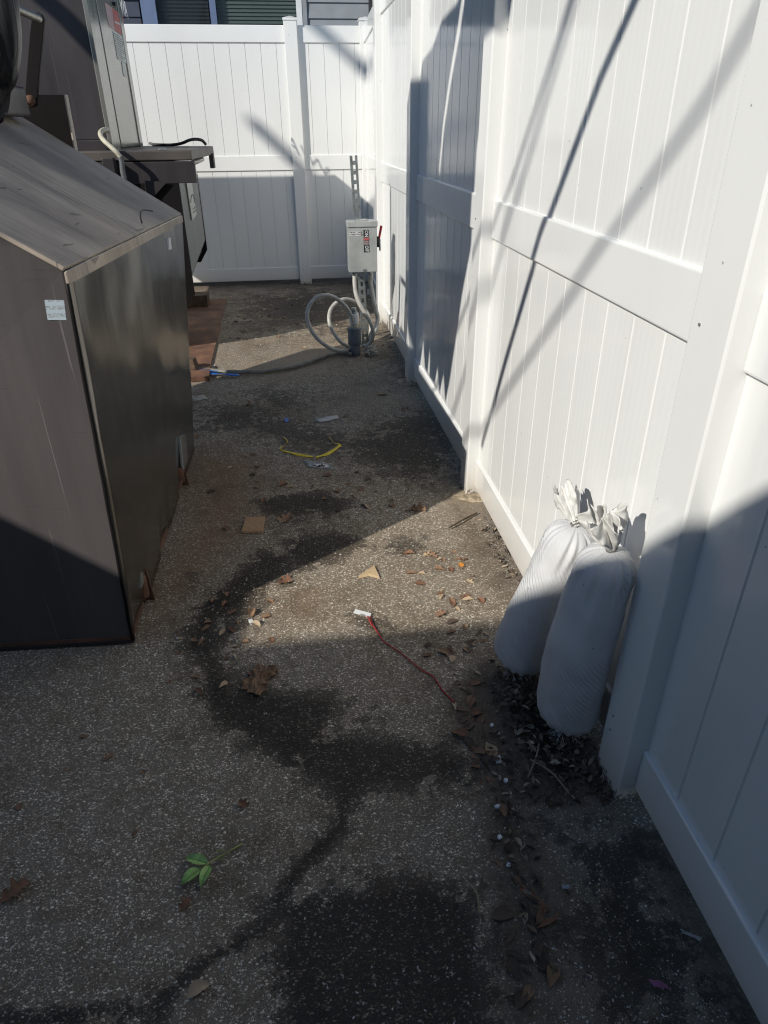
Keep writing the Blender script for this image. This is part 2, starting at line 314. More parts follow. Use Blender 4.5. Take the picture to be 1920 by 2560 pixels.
def make_ground():
    xs = np.concatenate([[-60, -20, -8, -4], np.arange(-1.6, 1.0, .0125), [2, 5, 20, 60]]); ys = np.concatenate([[-60, -20, -6, -2], np.arange(-.2, 8.6, .0125)[:], [9, 14, 30, 60]])
    X, Y = np.meshgrid(xs, ys); sh = X.shape; x = X.ravel(); y = Y.ravel()
    st = np.zeros_like(x); so_ = st.copy(); ru = st.copy(); pa = st.copy(); fi = st.copy()
    def S(f, k=1): nonlocal st; st = np.maximum(st, f*k)
    polyfield = lambda p, x, y, s_: _pf(p, x, y, s_*3.0); strokefield = lambda p, r, x, y, s_: _sf(p, r*1.1, x, y, s_*2.2)
    S(polyfield(gp([(560, 1965), (600, 1938), (720, 1905), (900, 1895), (1015, 1920), (1050, 1990), (1060, 2212), (1060, 2300), (600, 2300), (595, 2180), (575, 2090), (600, 2010)]), x, y, .03))
    S(strokefield(gp([(745, 1720), (735, 1790), (680, 1840), (640, 1885), (600, 1950)]), .022, x, y, .02))
    S(strokefield(gp([(600, 1965), (530, 2030), (470, 2065), (400, 2110), (350, 2160), (320, 2250)]), .018, x, y, .02))
    S(strokefield(gp([(300, 2180), (200, 2195), (60, 2200), (-40, 2212)]), .02, x, y, .02))
    S(polyfield(gp([(385, 1400), (430, 1290), (480, 1265), (560, 1190), (640, 1195), (620, 1240), (560, 1290), (480, 1350), (480, 1420), (505, 1485), (620, 1490), (720, 1500), (740, 1530), (715, 1575), (830, 1590), (960, 1600), (1015, 1640), (1010, 1700), (900, 1712), (800, 1715), (760, 1765), (715, 1745), (690, 1700), (600, 1660), (540, 1610), (470, 1570), (430, 1520), (430, 1450)]), x, y, .03))
    S(polyfield(gp([(550, 1085), (590, 1065), (690, 1060), (745, 1070), (775, 1095), (740, 1110), (640, 1118), (575, 1108)]), x, y, .04))
    S(polyfield(gp([(622, 1168), (660, 1150), (740, 1150), (810, 1165), (760, 1190), (700, 1220), (640, 1240), (600, 1200)]), x, y, .04))
    S(polyfield(gp([(415, 870), (560, 868), (600, 885), (640, 905), (760, 935), (850, 900), (990, 880), (1005, 1010), (900, 1050), (800, 1030), (740, 990), (640, 975), (540, 935), (420, 930)]), x, y, .10), .85)
    S(polyfield(gp([(850, 1160), (905, 1170), (900, 1190), (860, 1200), (780, 1188)]), x, y, .05), .8)
    S(polyfield(gp([(750, 1330), (850, 1340), (830, 1380), (790, 1370)]), x, y, .04), .8)
    S(polyfield(gp([(500, 640), (700, 615), (800, 640), (860, 740), (640, 720), (560, 730), (480, 700)]), x, y, .25), .8)
    S(polyfield(gp([(560, 830), (700, 845), (640, 900), (480, 880)]), x, y, .1), .7)
    S(polyfield(gp([(860, 740), (940, 820), (880, 830), (790, 770)]), x, y, .1), .8)
    S(polyfield(gp([(1120, 1745), (1340, 1760), (1420, 1800), (1720, 2300), (1230, 2300), (1215, 2060), (1205, 1940)]), x, y, .06), .66)
    S(polyfield(gp([(410, 1330), (520, 1250), (600, 1190), (660, 1170), (700, 1215), (600, 1290), (540, 1360), (520, 1440), (640, 1480), (560, 1560), (440, 1540), (400, 1440)]), x, y, .05), .75)
    S(polyfield(gp([(830, 1155), (960, 1150), (940, 1200), (840, 1200)]), x, y, .06), .6); S(polyfield(gp([(640, 1500), (800, 1500), (860, 1570), (700, 1590)]), x, y, .05), .7)
    S(strokefield(gp([(420, 1240), (450, 1290)]), .03, x, y, .05), .7); S(strokefield(gp([(450, 1590), (560, 1560)]), .02, x, y, .04), .6)
    S(strokefield(gp([(965, 1740), (1000, 1750)]), .02, x, y, .04), .6); S(strokefield(gp([(700, 630), (712, 690)]), .03, x, y, .03), 1)
    so_ = np.maximum(so_, polyfield(gp([(1060, 1450), (1180, 1460), (1250, 1580), (1330, 1680), (1320, 1740), (1180, 1720), (1080, 1560)]), x, y, .06))
    st = np.maximum(st, .9*polyfield(gp([(1080, 1480), (1180, 1490), (1250, 1600), (1310, 1690), (1180, 1680), (1100, 1560)]), x, y, .03))
    so_ = np.maximum(so_, polyfield(gp([(985, 1480), (1060, 1400), (1070, 1475), (1160, 1560), (1300, 1660), (1325, 1740), (1130, 1740), (1190, 1900), (1190, 2030), (1160, 2212), (1085, 2212), (1075, 1900), (1050, 1750), (1040, 1650), (985, 1560)]), x, y, .05))
    so_ = np.maximum(so_, polyfield(gp([(1140, 1260), (1060, 1170), (1010, 1090), (960, 1080), (1000, 1200), (1060, 1290), (1080, 1360), (1120, 1320)]), x, y, .06)*.75)
    so_ = np.maximum(so_, polyfield([(.66, .2), (.90, .2), (.90, 1.0), (.70, 1.0)], x, y, .05)*.8)
    so_ = np.maximum(so_, np.clip((y-7.3)/.6, 0, 1)*.5)
    so_ = np.maximum(so_, polyfield(gp([(415, 1010), (620, 1020), (760, 1000), (840, 1020), (760, 1060), (560, 1050), (470, 1120), (400, 1150)]), x, y, .12)*.6)
    ru = np.maximum(ru, polyfield(gp([(415, 970), (570, 990), (560, 1080), (520, 1180), (420, 1260), (340, 1330), (400, 1100)]), x, y, .12))
    ru = np.maximum(ru, polyfield(gp([(640, 1280), (700, 1270), (690, 1340), (620, 1330)]), x, y, .06)*.8); ru = np.maximum(ru, polyfield(gp([(470, 760), (700, 700), (860, 700), (860, 770), (600, 830)]), x, y, .1)*.3)
    pa = np.maximum(pa, polyfield(gp([(960, 1055), (1000, 1040), (1080, 1065), (1090, 1110), (1010, 1130), (960, 1110)]), x, y, .05))
    pa = np.maximum(pa, polyfield(gp([(700, 880), (760, 840), (860, 830), (880, 870), (800, 900)]), x, y, .1)*.75); pa = np.maximum(pa, polyfield(gp([(500, 800), (700, 740), (800, 740), (700, 800), (560, 830)]), x, y, .08)*.9)
    pa = np.maximum(pa, polyfield(gp([(860, 850), (900, 835), (920, 870), (880, 880)]), x, y, .05)*.8)
    fi = np.clip(polyfield(gp([(1040, 1600), (1075, 1800), (1075, 2000), (1085, 2300), (1800, 2300), (1700, 2000), (1360, 1700), (1150, 1580)]), x, y, .04)+.0, 0, 1); fi = np.maximum(fi, np.clip((y-4.0)/1.5, 0, 1)*.6)
    z = np.zeros_like(x); gi = so_ > .01
    for i in np.nonzero(gi & (y < 4))[0]: z[i] = so_[i]*.010*(noise.noise(Vector((x[i]*9, y[i]*9, 0)))+.25)+so_[i]*.004*noise.noise(Vector((x[i]*40, y[i]*40, 3)))
    z = np.minimum(z, .012)
    me = bpy.data.meshes.new('ground'); ny, nx = sh; idx = np.arange(nx*ny).reshape(ny, nx)
    faces = np.stack([idx[:-1, :-1], idx[:-1, 1:], idx[1:, 1:], idx[1:, :-1]], -1).reshape(-1, 4)
    me.vertices.add(nx*ny); me.vertices.foreach_set('co', np.stack([x, y, z], -1).ravel()); nf = len(faces)
    me.loops.add(nf*4); me.loops.foreach_set('vertex_index', faces.ravel()); me.polygons.add(nf); me.polygons.foreach_set('loop_start', np.arange(nf)*4); me.polygons.foreach_set('loop_total', np.full(nf, 4)); me.update(calc_edges=True)
    for nme, a in (('stain', st), ('soil', so_), ('rust', ru), ('pale', pa), ('fine', fi)):
        at = me.attributes.new(nme, 'FLOAT', 'POINT'); at.data.foreach_set('value', a.astype(np.float32))
    me.polygons.foreach_set('use_smooth', np.ones(nf, bool)); me.materials.append(GROUND)
    o = bpy.data.objects.new('ground', me); COL.objects.link(o); tag(o, kind='structure')
make_ground()

# ------------------------------------------------------------------ vinyl fences
PW = .0635
RAILS = ((.045, .182), (1.147, 1.287), (2.252, 2.392))
def fence(name, posts, label, mat, skip_first=False, pitch=.150, phase=None, tops=2.44):
    root = thing(name, (posts[0][0], posts[0][1], 0), label, 'fence')
    for i, (x, y) in enumerate(posts):
        if i == 0 and skip_first: continue
        MB().box(x-PW, x+PW, y-PW, y+PW, -.05, tops).build('post', VINYLS, root, bevel=.005)
        c = MB(); e = PW+.006; a = .02
        c.box(x-e, x+e, y-e, y+e, tops-.012, tops+.006); q = tops+.006
        c.add([(x-e, y-e, q+.0005), (x+e, y-e, q+.0005), (x+e, y+e, q+.0005), (x-e, y+e, q+.0005), (x, y, q+.022)], [(0, 1, 4), (1, 2, 4), (2, 3, 4), (3, 0, 4)]); c.build('post_cap', VINYLS, root)
    for i, (x, y) in enumerate(posts):
        if i == 0 and skip_first: continue
        for zz in (.16, .21, 1.21, 2.31):
            far = name == 'vinyl_fence' and abs(posts[0][1]-posts[-1][1]) < .1
            a_, b_ = ((x-.02, y-PW), (0, -1)) if far else ((x-PW, y+.03), (-1, 0))
            MB().tube([(a_[0], a_[1], zz), (a_[0]+b_[0]*.0025, a_[1]+b_[1]*.0025, zz)], .003, 10).build('screw', GALV, root)
    for i in range(len(posts)-1):
        A = Vector((*posts[i], 0)); B = Vector((*posts[i+1], 0)); t = (B-A).normalized(); nrm = Vector((t.y, -t.x, 0))
        L0 = PW*.98; L1 = (B-A).length-PW*.98
        for z0, z1 in RAILS:
            h = .0225; ps = []
            for zz in (z0, z1):
                for a_, s in ((L0, -1), (L1, -1), (L1, 1), (L0, 1)): ps.append(A+t*a_+nrm*h*s+Vector((0, 0, zz)))
            MB().hexa(ps).build('rail', VINYLS, root, bevel=.006, seg=3)
        # board infill with v grooves, one profile swept upwards
        for zz0, zz1 in ((RAILS[0][1]-.01, RAILS[1][0]+.01), (RAILS[1][1]-.01, RAILS[2][0]+.01)):
            prof = []; ph = (phase[i] if phase else .06)
            prof.append((L0, .011)); s = L0+ph
            while s < L1-.01:
                prof += [(s-.0035, .011), (s-.001, .006), (s+.001, .006), (s+.0035, .011)]; s += pitch
            prof.append((L1, .011)); n = len(prof); m = MB(); vs = []
            for sgn in (1, -1):
                for zz in (zz0, zz1): vs += [A+t*a_+nrm*o_*sgn+Vector((0, 0, zz)) for a_, o_ in prof]
            fs = [(k, k+1, n+k+1, n+k) for k in range(n-1)]+[(2*n+k, 3*n+k, 3*n+k+1, 2*n+k+1) for k in range(n-1)]
            fs += [(n+k, n+k+1, 3*n+k+1, 3*n+k) for k in range(n-1)]+[(k, 2*n+k, 2*n+k+1, k+1) for k in range(n-1)]+[(0, n, 3*n, 2*n), (n-1, 3*n-1, 4*n-1, 2*n-1)]
            m.add(vs, fs); m.build('board_panel', mat, root)
    return root
RP = [(.80, -2.26), (.80, -.56), (.80, 1.14), (.803, 2.835), (.787, 4.478), (.784, 6.115), (.863, 8.03)]
fence('vinyl_fence', RP, 'tall white vinyl fence running along the right side behind the two sandbags', VINYL, phase=[.0775, .0775, .0775+.093, .1, .1, .1])
FP = [(.863, 8.03), (.135, 8.03), (-1.72, 8.03), (-3.49, 8.03)]
fence('vinyl_fence', FP, 'white vinyl fence closing off the far end below the neighbouring windows', VINYLX, skip_first=True, phase=[.05, .085, .06])
LP = [(-3.38, .9), (-3.38, -.5), (-3.38, -1.05)]
fence('vinyl_fence', LP, 'short white vinyl fence left of the brown container, out of the picture', VINYL)

# post footings
for (x, y, s) in ((.803, 2.80, .75), (.787, 4.46, .65)):
    m = MB(); n = 22; rings = [(.17, -.002), (.15, .010), (.09, .014), (0.001, .015)]; vs = []
    for ri, (r, z) in enumerate(rings):
        for k in range(n):
            a = 2*math.pi*k/n; q = r*s*(1+.55*noise.noise(Vector((math.cos(a)*1.8+x*7, math.sin(a)*1.8+y*5, ri*.3)))+.2*noise.noise(Vector((math.cos(a)*6, math.sin(a)*6, ri)))); vs.append((x-.02+math.cos(a)*q, y+math.sin(a)*q*.8, z*s))
    fs = [(i*n+k, i*n+(k+1) % n, (i+1)*n+(k+1) % n, (i+1)*n+k) for i in range(3) for k in range(n)]
    m.add(vs, fs)
    lab = {2.80: 'sandy concrete collar at the sunlit foot of the middle fence post', 4.46: 'grey concrete collar at the foot of the shaded fence post'}[y]
    m.build('post_footing', CONC, None, True, tagv=(lab, 'concrete footing', 'concrete collars at the fence posts'))

# ------------------------------------------------------------------ neighbouring house beyond the far fence
def house():
    Y = 9.6; root = thing('neighbouring_house', (0, Y, 0), 'grey sided house with blinds in its windows beyond the far fence', 'house')
    P = lambda u, v: ony(u, v, Y)
    xw = P(350, 30).x; xa = P(392, 30).x; xb = P(521, 30).x; xc = P(541, 30).x; xd = P(741, 30).x; xe = P(757, 30).x; xf = P(767, 30).x; xg = P(921, 20).x
    side = plain('grey_lap_siding', (.27, .29, .31), .6, 0, .05, 8); navy = plain('navy_siding', (.035, .045, .075), .6, 0, .1, 8)
    trim = plain('blue_grey_trim', (.13, .18, .30), .45, 0, .05, 8); wtrim = plain('white_trim', (.72, .73, .74), .4, 0, .05, 8)
    gl = Mat('window_glass', (.02, .025, .03), .05); gl.p.inputs['Transmission Weight'].default_value = 0; gl.p.inputs['Alpha'].default_value = .35
    blindg = plain('green_blind', (.30, .42, .36), .5, 0, .05, 8); blindd = plain('dark_blind', (.05, .06, .065), .6, 0, .05, 8)
    def lap(x0, x1, z0, z1, mat, name):
        m = MB(); z = z0
        while z < z1: h = min(.15, z1-z); m.prism([(0, Y, z), (0, Y-.018, z+.001), (0, Y-.004, z+h)], (x0, 0, 0), (x1, 0, 0)); z += .15
        m.build(name, mat, root)
    z0 = P(850, 47).z-.15*16
    lap(xf, xg, z0, 4.2, side, 'siding'); lap(-6, xw, z0, 4.2, navy, 'siding')
    lap(xw, xf, z0, 1.5, navy, 'siding'); lap(xw, xf, 3.4, 4.2, navy, 'siding')
    MB().box(-6, xg, Y+.13, Y+4, 0, 4.2).build('wall', navy, root)
    MB().box(xg, xg+.09, Y-.05, Y+.3, 0, 4.2).build('corner_board', plain('dark_corner', (.03, .03, .035), .6), root)
    MB().box(xe-.01, xf, Y-.03, Y+.02, 1.5, 3.4).build('window_trim', side, root); MB().box(xd, xe-.01, Y-.035, Y+.02, 1.5, 3.4).build('window_trim', wtrim, root)
    for a, b in ((xw, xa), (xb, xc)): MB().box(a+.02, b, Y-.03, Y+.03, 1.5, 3.4).build('window_trim', trim, root)
    for a, b, bm, nm in ((xa, xb, blindd, 'dark blinds'), (xc, xd, blindg, 'green blinds')):
        f = MB().box(a, b, Y+.02, Y+.026, 1.5, 3.4).build('window', gl.m, root); m = MB(); z = 1.5
        while z < 3.4: m.add([(a, Y+.05, z), (b, Y+.05, z), (b, Y+.062, z+.027), (a, Y+.062, z+.027)], [(0, 1, 2, 3)]); z += .036
        sub(m.build('blind', bm), f)
    MB().box(-6.5, xg+.3, Y-.5, Y+4.5, 4.2, 4.3).build('roof', navy, root)
house()
# low building behind the camera that shades the foreground
def shed():
    root = thing('service_building', (-4, -1.17, 0), 'flat roofed service building standing behind the camera position', 'building')
    m = plain('brown_stucco', (.11, .095, .08), .9, 0, .1, 8, .003); dk = plain('brown_metal_trim', (.08, .06, .05), .5)
    MB().box(-9, -.45, -6, -1.25, 0, 3.08).build('wall', m, root); MB().prism([(-9, -6.1, 0), (-.35, -6.1, 0), (-.35, -1.06, 0), (-9, -1.10, 0)], (0, 0, 3.08), (0, 0, 3.2)).build('roof', dk, root)
    d = MB().box(-3.0, -2.0, -1.25, -1.21, 0, 2.1).build('door', dk, root)
    sub(MB().box(-2.12, -2.08, -1.21, -1.15, .95, 1.08).build('handle', GALV), d)
shed()

# ------------------------------------------------------------------ the near container with the sloped top
def container():
    root = thing('waste_container', (-1.2, 2.8, 0), 'brown steel waste container with a scratched sloping top and a silver reflective sticker', 'waste container')
    br, bf = Vector((-.633, 1.888, .012)), Vector((-.60, 3.43, .035)); tr, tf = Vector((-.577, 1.885, 1.222)), Vector((-.562, 3.93, 1.142))
    rn, rf = Vector((-1.135, 1.893, 1.585)), Vector((-1.235, 3.94, 1.575)); ln, lf = Vector((-1.95, 1.90, 1.585)), Vector((-1.97, 3.94, 1.575)); lbn, lbf = Vector((-1.98, 1.955, .012)), Vector((-1.98, 3.43, .035))
    def slab(quad, th, name, mat, bev=.003):
        q = [Vector(p) for p in quad]; n = (q[1]-q[0]).cross(q[3]-q[0]).normalized(); return MB().hexa([p-n*th for p in q]+q).build(name, mat, root, bevel=bev)
    # front wall (faces the camera), five-sided
    fr = [lbn, br, tr, rn, ln]
    MB().prism([Vector(p)+Vector((0, .004, 0)) for p in fr], (0, 0, 0), (0, .012, 0)).build('front_wall', STEEL_FRONT, root)
    # side wall: subdivided and slightly dented
    nu, nv = 40, 30; vs = []
    for j in range(nv+1):
        for i in range(nu+1):
            a, b = i/nu, j/nv; p = (br*(1-a)+bf*a)*(1-b)+(tr*(1-a)+tf*a)*b
            edge = min(1, min(a, 1-a, 1-b)*8)*(.35+.65*min(1, b*6)); dx = edge*.010*(math.sin(a*5+1)*math.sin(b*4+.5)+.5*noise.noise(Vector((a*4, b*2.2, 1))))
            if b < .22: dx += -.028*(1-b/.22)*max(0, math.sin(a*19))*.6
            vs.append(p+Vector((dx, 0, 0)))
    fs = [(j*(nu+1)+i, j*(nu+1)+i+1, (j+1)*(nu+1)+i+1, (j+1)*(nu+1)+i) for j in range(nv) for i in range(nu)]
    o = MB().add(vs, fs).build('side_wall', STEEL_SIDE, root, True); s = o.modifiers.new('thickness', 'SOLIDIFY'); s.thickness = .008; s.offset = -1
    # sloping lid, slightly overhanging, with a rolled edge
    ov = Vector((.006, 0, -.005))
    slab([tr+ov+Vector((0, -.004, .012)), tf+ov+Vector((0, .005, .012)), rf+Vector((0, .005, .012)), rn+Vector((0, -.004, .012))], .012, 'sloping_top', STEEL_TOP)
    MB().hexa([tr+Vector((-.002, -.003, -.035)), tr+Vector((.010, -.003, -.035)), tf+Vector((.010, .003, -.035)), tf+Vector((-.002, .003, -.035)), tr+Vector((-.002, -.003, -.004)), tr+Vector((.009, -.003, .0)), tf+Vector((.009, .003, .0)), tf+Vector((-.002, .003, -.004))]).build('rolled_edge', STEEL_TOP, root, bevel=.004)
    slab([rn+Vector((0, 0, .006)), rf+Vector((0, 0, .006)), lf, ln], .01, 'flat_top', STEEL_TOP)
    MB().prism([lbf, bf, tf, rf, lf], (0, -.02, 0), (0, -.008, 0)).build('rear_wall', STEEL_DARK, root)
    MB().hexa([lbn, lbn+Vector((.01, 0, 0)), lbf+Vector((.01, 0, 0)), lbf, ln, ln+Vector((.01, 0, 0)), lf+Vector((.01, 0, 0)), lf]).build('side_wall', STEEL_DARK, root)
    MB().hexa([lbn, br, bf, lbf]+[p+Vector((0, 0, .02)) for p in (lbn, br, bf, lbf)]).build('floor', RUST, root)
    # welded corner strip and bottom edge
    e = Vector((0, -.0, 0)); MB().tube([br+Vector((.001, .004, .0))+(tr-br)*(k/14)+Vector((0, 0, .0))+Vector((random.uniform(-.0012, .0012), 0, 0)) for k in range(15)], .0065, 8).build('weld_seam', STEEL_BLACK, root, True)
    MB().hexa([lbn+Vector((0, -.004, -.006)), br+Vector((.004, -.004, -.006)), br+Vector((.004, .006, -.006)), lbn+Vector((0, .006, -.006)), lbn+Vector((0, -.004, .006)), br+Vector((.004, -.004, .006)), br+Vector((.004, .006, .006)), lbn+Vector((0, .006, .006))]).build('bottom_edge', STEEL_BROWN, root)
    for (u, v, L) in ((1065/2.765, 1000+1385/2.765, .15), (1300/2.765, 1000+590/2.765, .13)):
        p = onz(u, v); x, y = p.x-.03, p.y
        f = MB(); f.prism([(x+.034, y, 0), (x+.034, y+.008, 0), (x-.05, y+.06, 0), (x-.06, y+.02, 0)], (0, 0, .0), (-.012, .01, L)); f.prism([(x-.02, y-.05, 0), (x+.02, y-.02, 0), (x+.02, y+.0, 0), (x-.03, y+.0, 0)], (0, 0, .03), (-.0, 0, L*.8)); f.build('foot', RUST, root, bevel=.002)
    # reflective sticker
    tp = [ony(u/2.765, 550+v/2.765, 1.9) for u, v in ((338, 685), (467, 685), (450, 548), (315, 548))]; tp = [Vector((p.x, 1.8905, p.z)) for p in tp]
    rm = Mat('reflective_tape', (.55, .62, .68), .25, .3); ch = rm.n.new('ShaderNodeTexVoronoi'); ch.inputs['Scale'].default_value = 160; ch.feature = 'DISTANCE_TO_EDGE'; rm.L(rm.co.outputs['Object'], ch.inputs['Vector'])
    wv = rm.n.new('ShaderNodeTexWave'); wv.bands_direction = 'Z'; wv.inputs['Scale'].default_value = 16; rm.L(rm.co.outputs['Object'], wv.inputs['Vector'])
    rm.col(rm.mix(rm.math('MULTIPLY', rm.math('LESS_THAN', ch.outputs['Distance'], .09), rm.math('GREATER_THAN', wv.outputs['Fac'], .45)), (.62, .72, .80), (.40, .42, .42)))
    MB().prism(tp, (0, -.001, 0), (0, .002, 0)).build('reflective_sticker', rm.m, root)
    q = [onx(180+u/4.366, 260+v/4.366, -.555) for u, v in ((1040, 1470), (1060, 1455), (1075, 1585), (1048, 1592))]
    MB().prism(q, (-.004, 0, 0), (.006, 0, 0)).build('reflective_sticker', WHITE, root)
    # repair patches low on the side wall
    for c, s in (((-.598, 3.15, .17), .09), ((-.618, 2.13, .17), .07)):
        MB().prism([(c[0], c[1]-s, c[2]-s*.9), (c[0], c[1]+s*.8, c[2]-s), (c[0], c[1]+s, c[2]+s*.4), (c[0], c[1]-s*.4, c[2]+s*.8)], (-.01, 0, 0), (.004, 0, 0)).build('patch', STEEL_TOWER, root, bevel=.003)
    # bent wire on the sloping top
    A = [onx(180+u/4.366, 260+v/4.366, -.60) for u, v in ((765, 1310), (750, 1240), (755, 1190), (790, 1168), (850, 1175), (880, 1182))]
    sl_ = (1.585-1.222)/(1.135-.577)
    def up(p, k=.012):
        d = np.array(p)-np.array([0, 0, H]); nrm = np.array([sl_, 0, 1]); c0 = 1.222+.026; t = (c0-.577*sl_-H)/(nrm@d) ; q = np.array([0, 0, H])+t*d; return Vector(q)+Vector((0, 0, .004))
    MB().tube(spline([up(p) for p in A], 5), .0032, 6).build('bent_wire', BLACK, root, True)
    return root
container()

# ------------------------------------------------------------------ lifting gear over the container
def dumper():
    root = thing('cart_dumper', (-1.4, 3.4, 1.6), 'dark steel cart dumper with a hinged arm and pale rod on top of the container', 'cart dumper')
    Z1 = lambda u, v, y: ony(u/2.765, v/2.765, y); Z7 = lambda u, v, y: ony(u/7.375, v/7.375, y)
    Y = 3.965
    pl = [Z1(455, 655, Y), Z1(265, 655, Y), Z1(140, 655, Y)+Vector((-.5, 0, 0)), Z1(140, 1100, Y)+Vector((-.5, 0, 0)), Z1(530, 1060, Y)]
    MB().prism(pl, (0, 0, 0), (0, .012, 0)).build('bracket_plate', STEEL_BLACK, root)  # shade on the plate is put into its black colour
    MB().hexa([Z1(455, 655, Y)+Vector((-.002, -.03, 0)), Z1(455, 655, Y)+Vector((.004, -.03, 0)), Z1(455, 655, Y)+Vector((.004, .02, 0)), Z1(455, 655, Y)+Vector((-.002, .02, 0)), Z1(530, 1060, Y)+Vector((-.002, -.03, 0)), Z1(530, 1060, Y)+Vector((.004, -.03, 0)), Z1(530, 1060, Y)+Vector((.004, .02, 0)), Z1(530, 1060, Y)+Vector((-.002, .02, 0))]).build('plate_edge', STEEL_TOP, root)
    Y2 = 3.84; arm = [Z7(455, 1800, Y2), Z7(480, 1400, Y2), Z7(520, 900, Y2), Z7(545, 600, Y2), Z7(570, 380, Y2), Z7(600, 260, Y2), Z7(680, 220, Y2), Z7(770, 270, Y2), Z7(815, 370, Y2), Z7(790, 700, Y2), Z7(740, 1200, Y2), Z7(690, 1700, Y2), Z7(680, 1950, Y2), Z7(560, 1990, Y2), Z7(460, 1940, Y2)]
    a = MB().prism(arm, (0, 0, 0), (0, .022, 0)).build('arm', STEEL_BLACK, root, bevel=.003)
    sub(MB().tube([Z7(560, 1850, 3.83), Z7(560, 1850, 3.80)], .022, 14).build('pivot_pin', RUST, None, True), a)
    rod = [Z7(710, 340, 3.80), Z7(430, 220, 3.62), Z7(0, 30, 3.35), Z7(-500, -190, 3.05)]
    MB().tube(spline(rod, 6), .0165, 14).build('grab_rod', plain('worn_pale_steel', (.33, .30, .25), .35, .6, .2, 60), root, True)
    # top block and hinge
    MB().box(-1.62, Z7(290, 1750, 3.6).x, 2.9, 3.75, 1.585, 1.70).build('hinge_block', STEEL_BROWN, root, bevel=.012, seg=3)
    MB().prism([Z7(200, 1400, 3.7), Z7(245, 1400, 3.7), Z7(290, 1650, 3.7), Z7(160, 1650, 3.7)], (0, -.01, 0), (0, .01, 0)).build('hinge_tab', RUST, root)
    # unseen plates added and cut to throw the tall shadow on the right fence
    sx = -1.42
    def sh(pts): 
        out = []
        for y, z in pts: t = (-1.07-sx); out.append((sx, y-.70*t/1, z+.77*t))
        return out
    k = .65-.70                                   # outline measured on the fence, carried back along the sun
    def back(pts): 
        out = []
        for y, z in pts:
            t = .81-sx; out.append((sx, y-.70*t, z+.77*t))
        return out
    nearp = back([(2.62, 2.25), (2.75, 1.90), (2.80, 1.78), (2.99, 1.76), (3.12, 1.44), (3.13, 1.05), (3.25, .82), (3.32, .62), (3.43, .33), (3.5, .2), (3.57, .34), (3.66, .19), (3.73, .33), (3.80, .2), (3.95, .2), (3.93, 1.20), (3.84, 1.26), (3.75, 1.52), (3.64, 1.70), (3.50, 1.87), (3.42, 2.01), (3.36, 2.25)])
    farp = back([(3.48, 2.02), (3.57, 1.98), (3.89, 1.95), (4.10, 1.86), (4.37, 1.82), (4.50, 1.66), (4.65, 1.53), (4.69, 1.24), (4.73, 1.03), (4.80, .70), (4.80, .2), (4.62, .2), (4.5, .42), (4.44, .2), (4.25, .2), (4.17, .36), (4.1, .2), (4.02, .2), (3.97, .38), (3.92, .2), (3.80, .2), (3.80, 1.24), (3.86, 1.32), (3.80, 1.52), (3.68, 1.72), (3.56, 1.88)])
    MB().prism(nearp, (-.02, 0, 0), (0, 0, 0)).build('shadow_plate', STEEL_BLACK, root)
    MB().prism(farp, (-.02, 0, 0), (0, 0, 0)).build('shadow_plate', STEEL_BLACK, root)
    # lifting lever: thin bar seen only as a shadow across the fence
    bar = [(y-.70*1.88, z+.77*1.88) for y, z in ((1.55, 2.10), (1.77, 1.77), (1.92, 1.62), (2.23, 1.21), (2.5, .73), (2.62, .50), (2.75, .26))]
    MB().tube([(-1.07, y, z) for y, z in bar], .018, 10).build('lever', STEEL_BLACK, root, True)
    return root
dumper()
def overhead():  # unseen bars added only to cast shadow lines on the fences and tower
    root = thing('shadow_poles', (-5, -2, 4), 'unseen steel poles added out of the picture to the left to cast diagonal shadows', 'poles')
    def bar(pts, dist, r, plane='x', py=8.0):
        P_ = []
        for a, b in pts:
            q = Vector((.81, a, b)) if plane == 'x' else Vector((a, py, b)); P_.append(q-Vector((1, .70, -.77))*dist)
        e = P_[-1]; d = (P_[-1]-P_[-2]).normalized()
        if plane == 'x': P_.append(e+d*((e.z)/-d.z))
        MB().tube(P_, r, 12).build('shadow_pole', STEEL_DARK, root, True)
    bar([(1.05, 1.96), (1.41, 1.55), (1.79, 1.22), (2.47, .61), (2.8, .3)], 5.0, .0125)
    bar([(1.99, 2.05), (2.07, 1.93), (2.38, 1.5)], 6, .014)
    bar([(2.1, 1.93), (2.26, 1.73), (2.57, 1.38), (2.75, 1.2)], 4.2, .012)
    bar([(-.30, 1.58), (.22, 1.11)], 8.5, .06, 'y'); bar([(.30, 2.46), (1.1, 1.83)], 8.5, .06, 'y')
    p = [ony(u, v, 5.72) for u, v in ((90, -20), (165, 45), (235, 120), (262, 150))]; bar([(q.x, q.z) for q in p], 2.6, .055, 'y', 5.72)
overhead()
# black rubbish bag bulging beside the arm
def bag_black():
    c = ony(-8, 85, 3.35); m = MB(); nu, nv = 48, 40; vs = []
    for j in range(nv+1):
        for i in range(nu):
            th = math.pi*j/nv; ph = 2*math.pi*i/nu; d = Vector((math.sin(th)*math.cos(ph), math.sin(th)*math.sin(ph), math.cos(th)))
            f = 1+.14*noise.noise(Vector((d.x*2, d.y*2, d.z*1.2)))+.13*abs(noise.noise(Vector((d.x*3.5, d.y*3.5, d.z*.8+4))))
            lean = -.22*d.z; q = Vector((d.x*.15, d.y*.18, d.z*.30))*f; vs.append(c+Vector((-.075-lean*.28, 0, 0))+q)
    m.add(vs, [(j*nu+i, j*nu+(i+1) % nu, (j+1)*nu+(i+1) % nu, (j+1)*nu+i) for j in range(nv) for i in range(nu)])
    o = m.build('rubbish_bag', BLACKBAG, None, True, tagv=('glossy black rubbish bag bulging on top of the container beside the dumper arm', 'rubbish bag'))
bag_black()

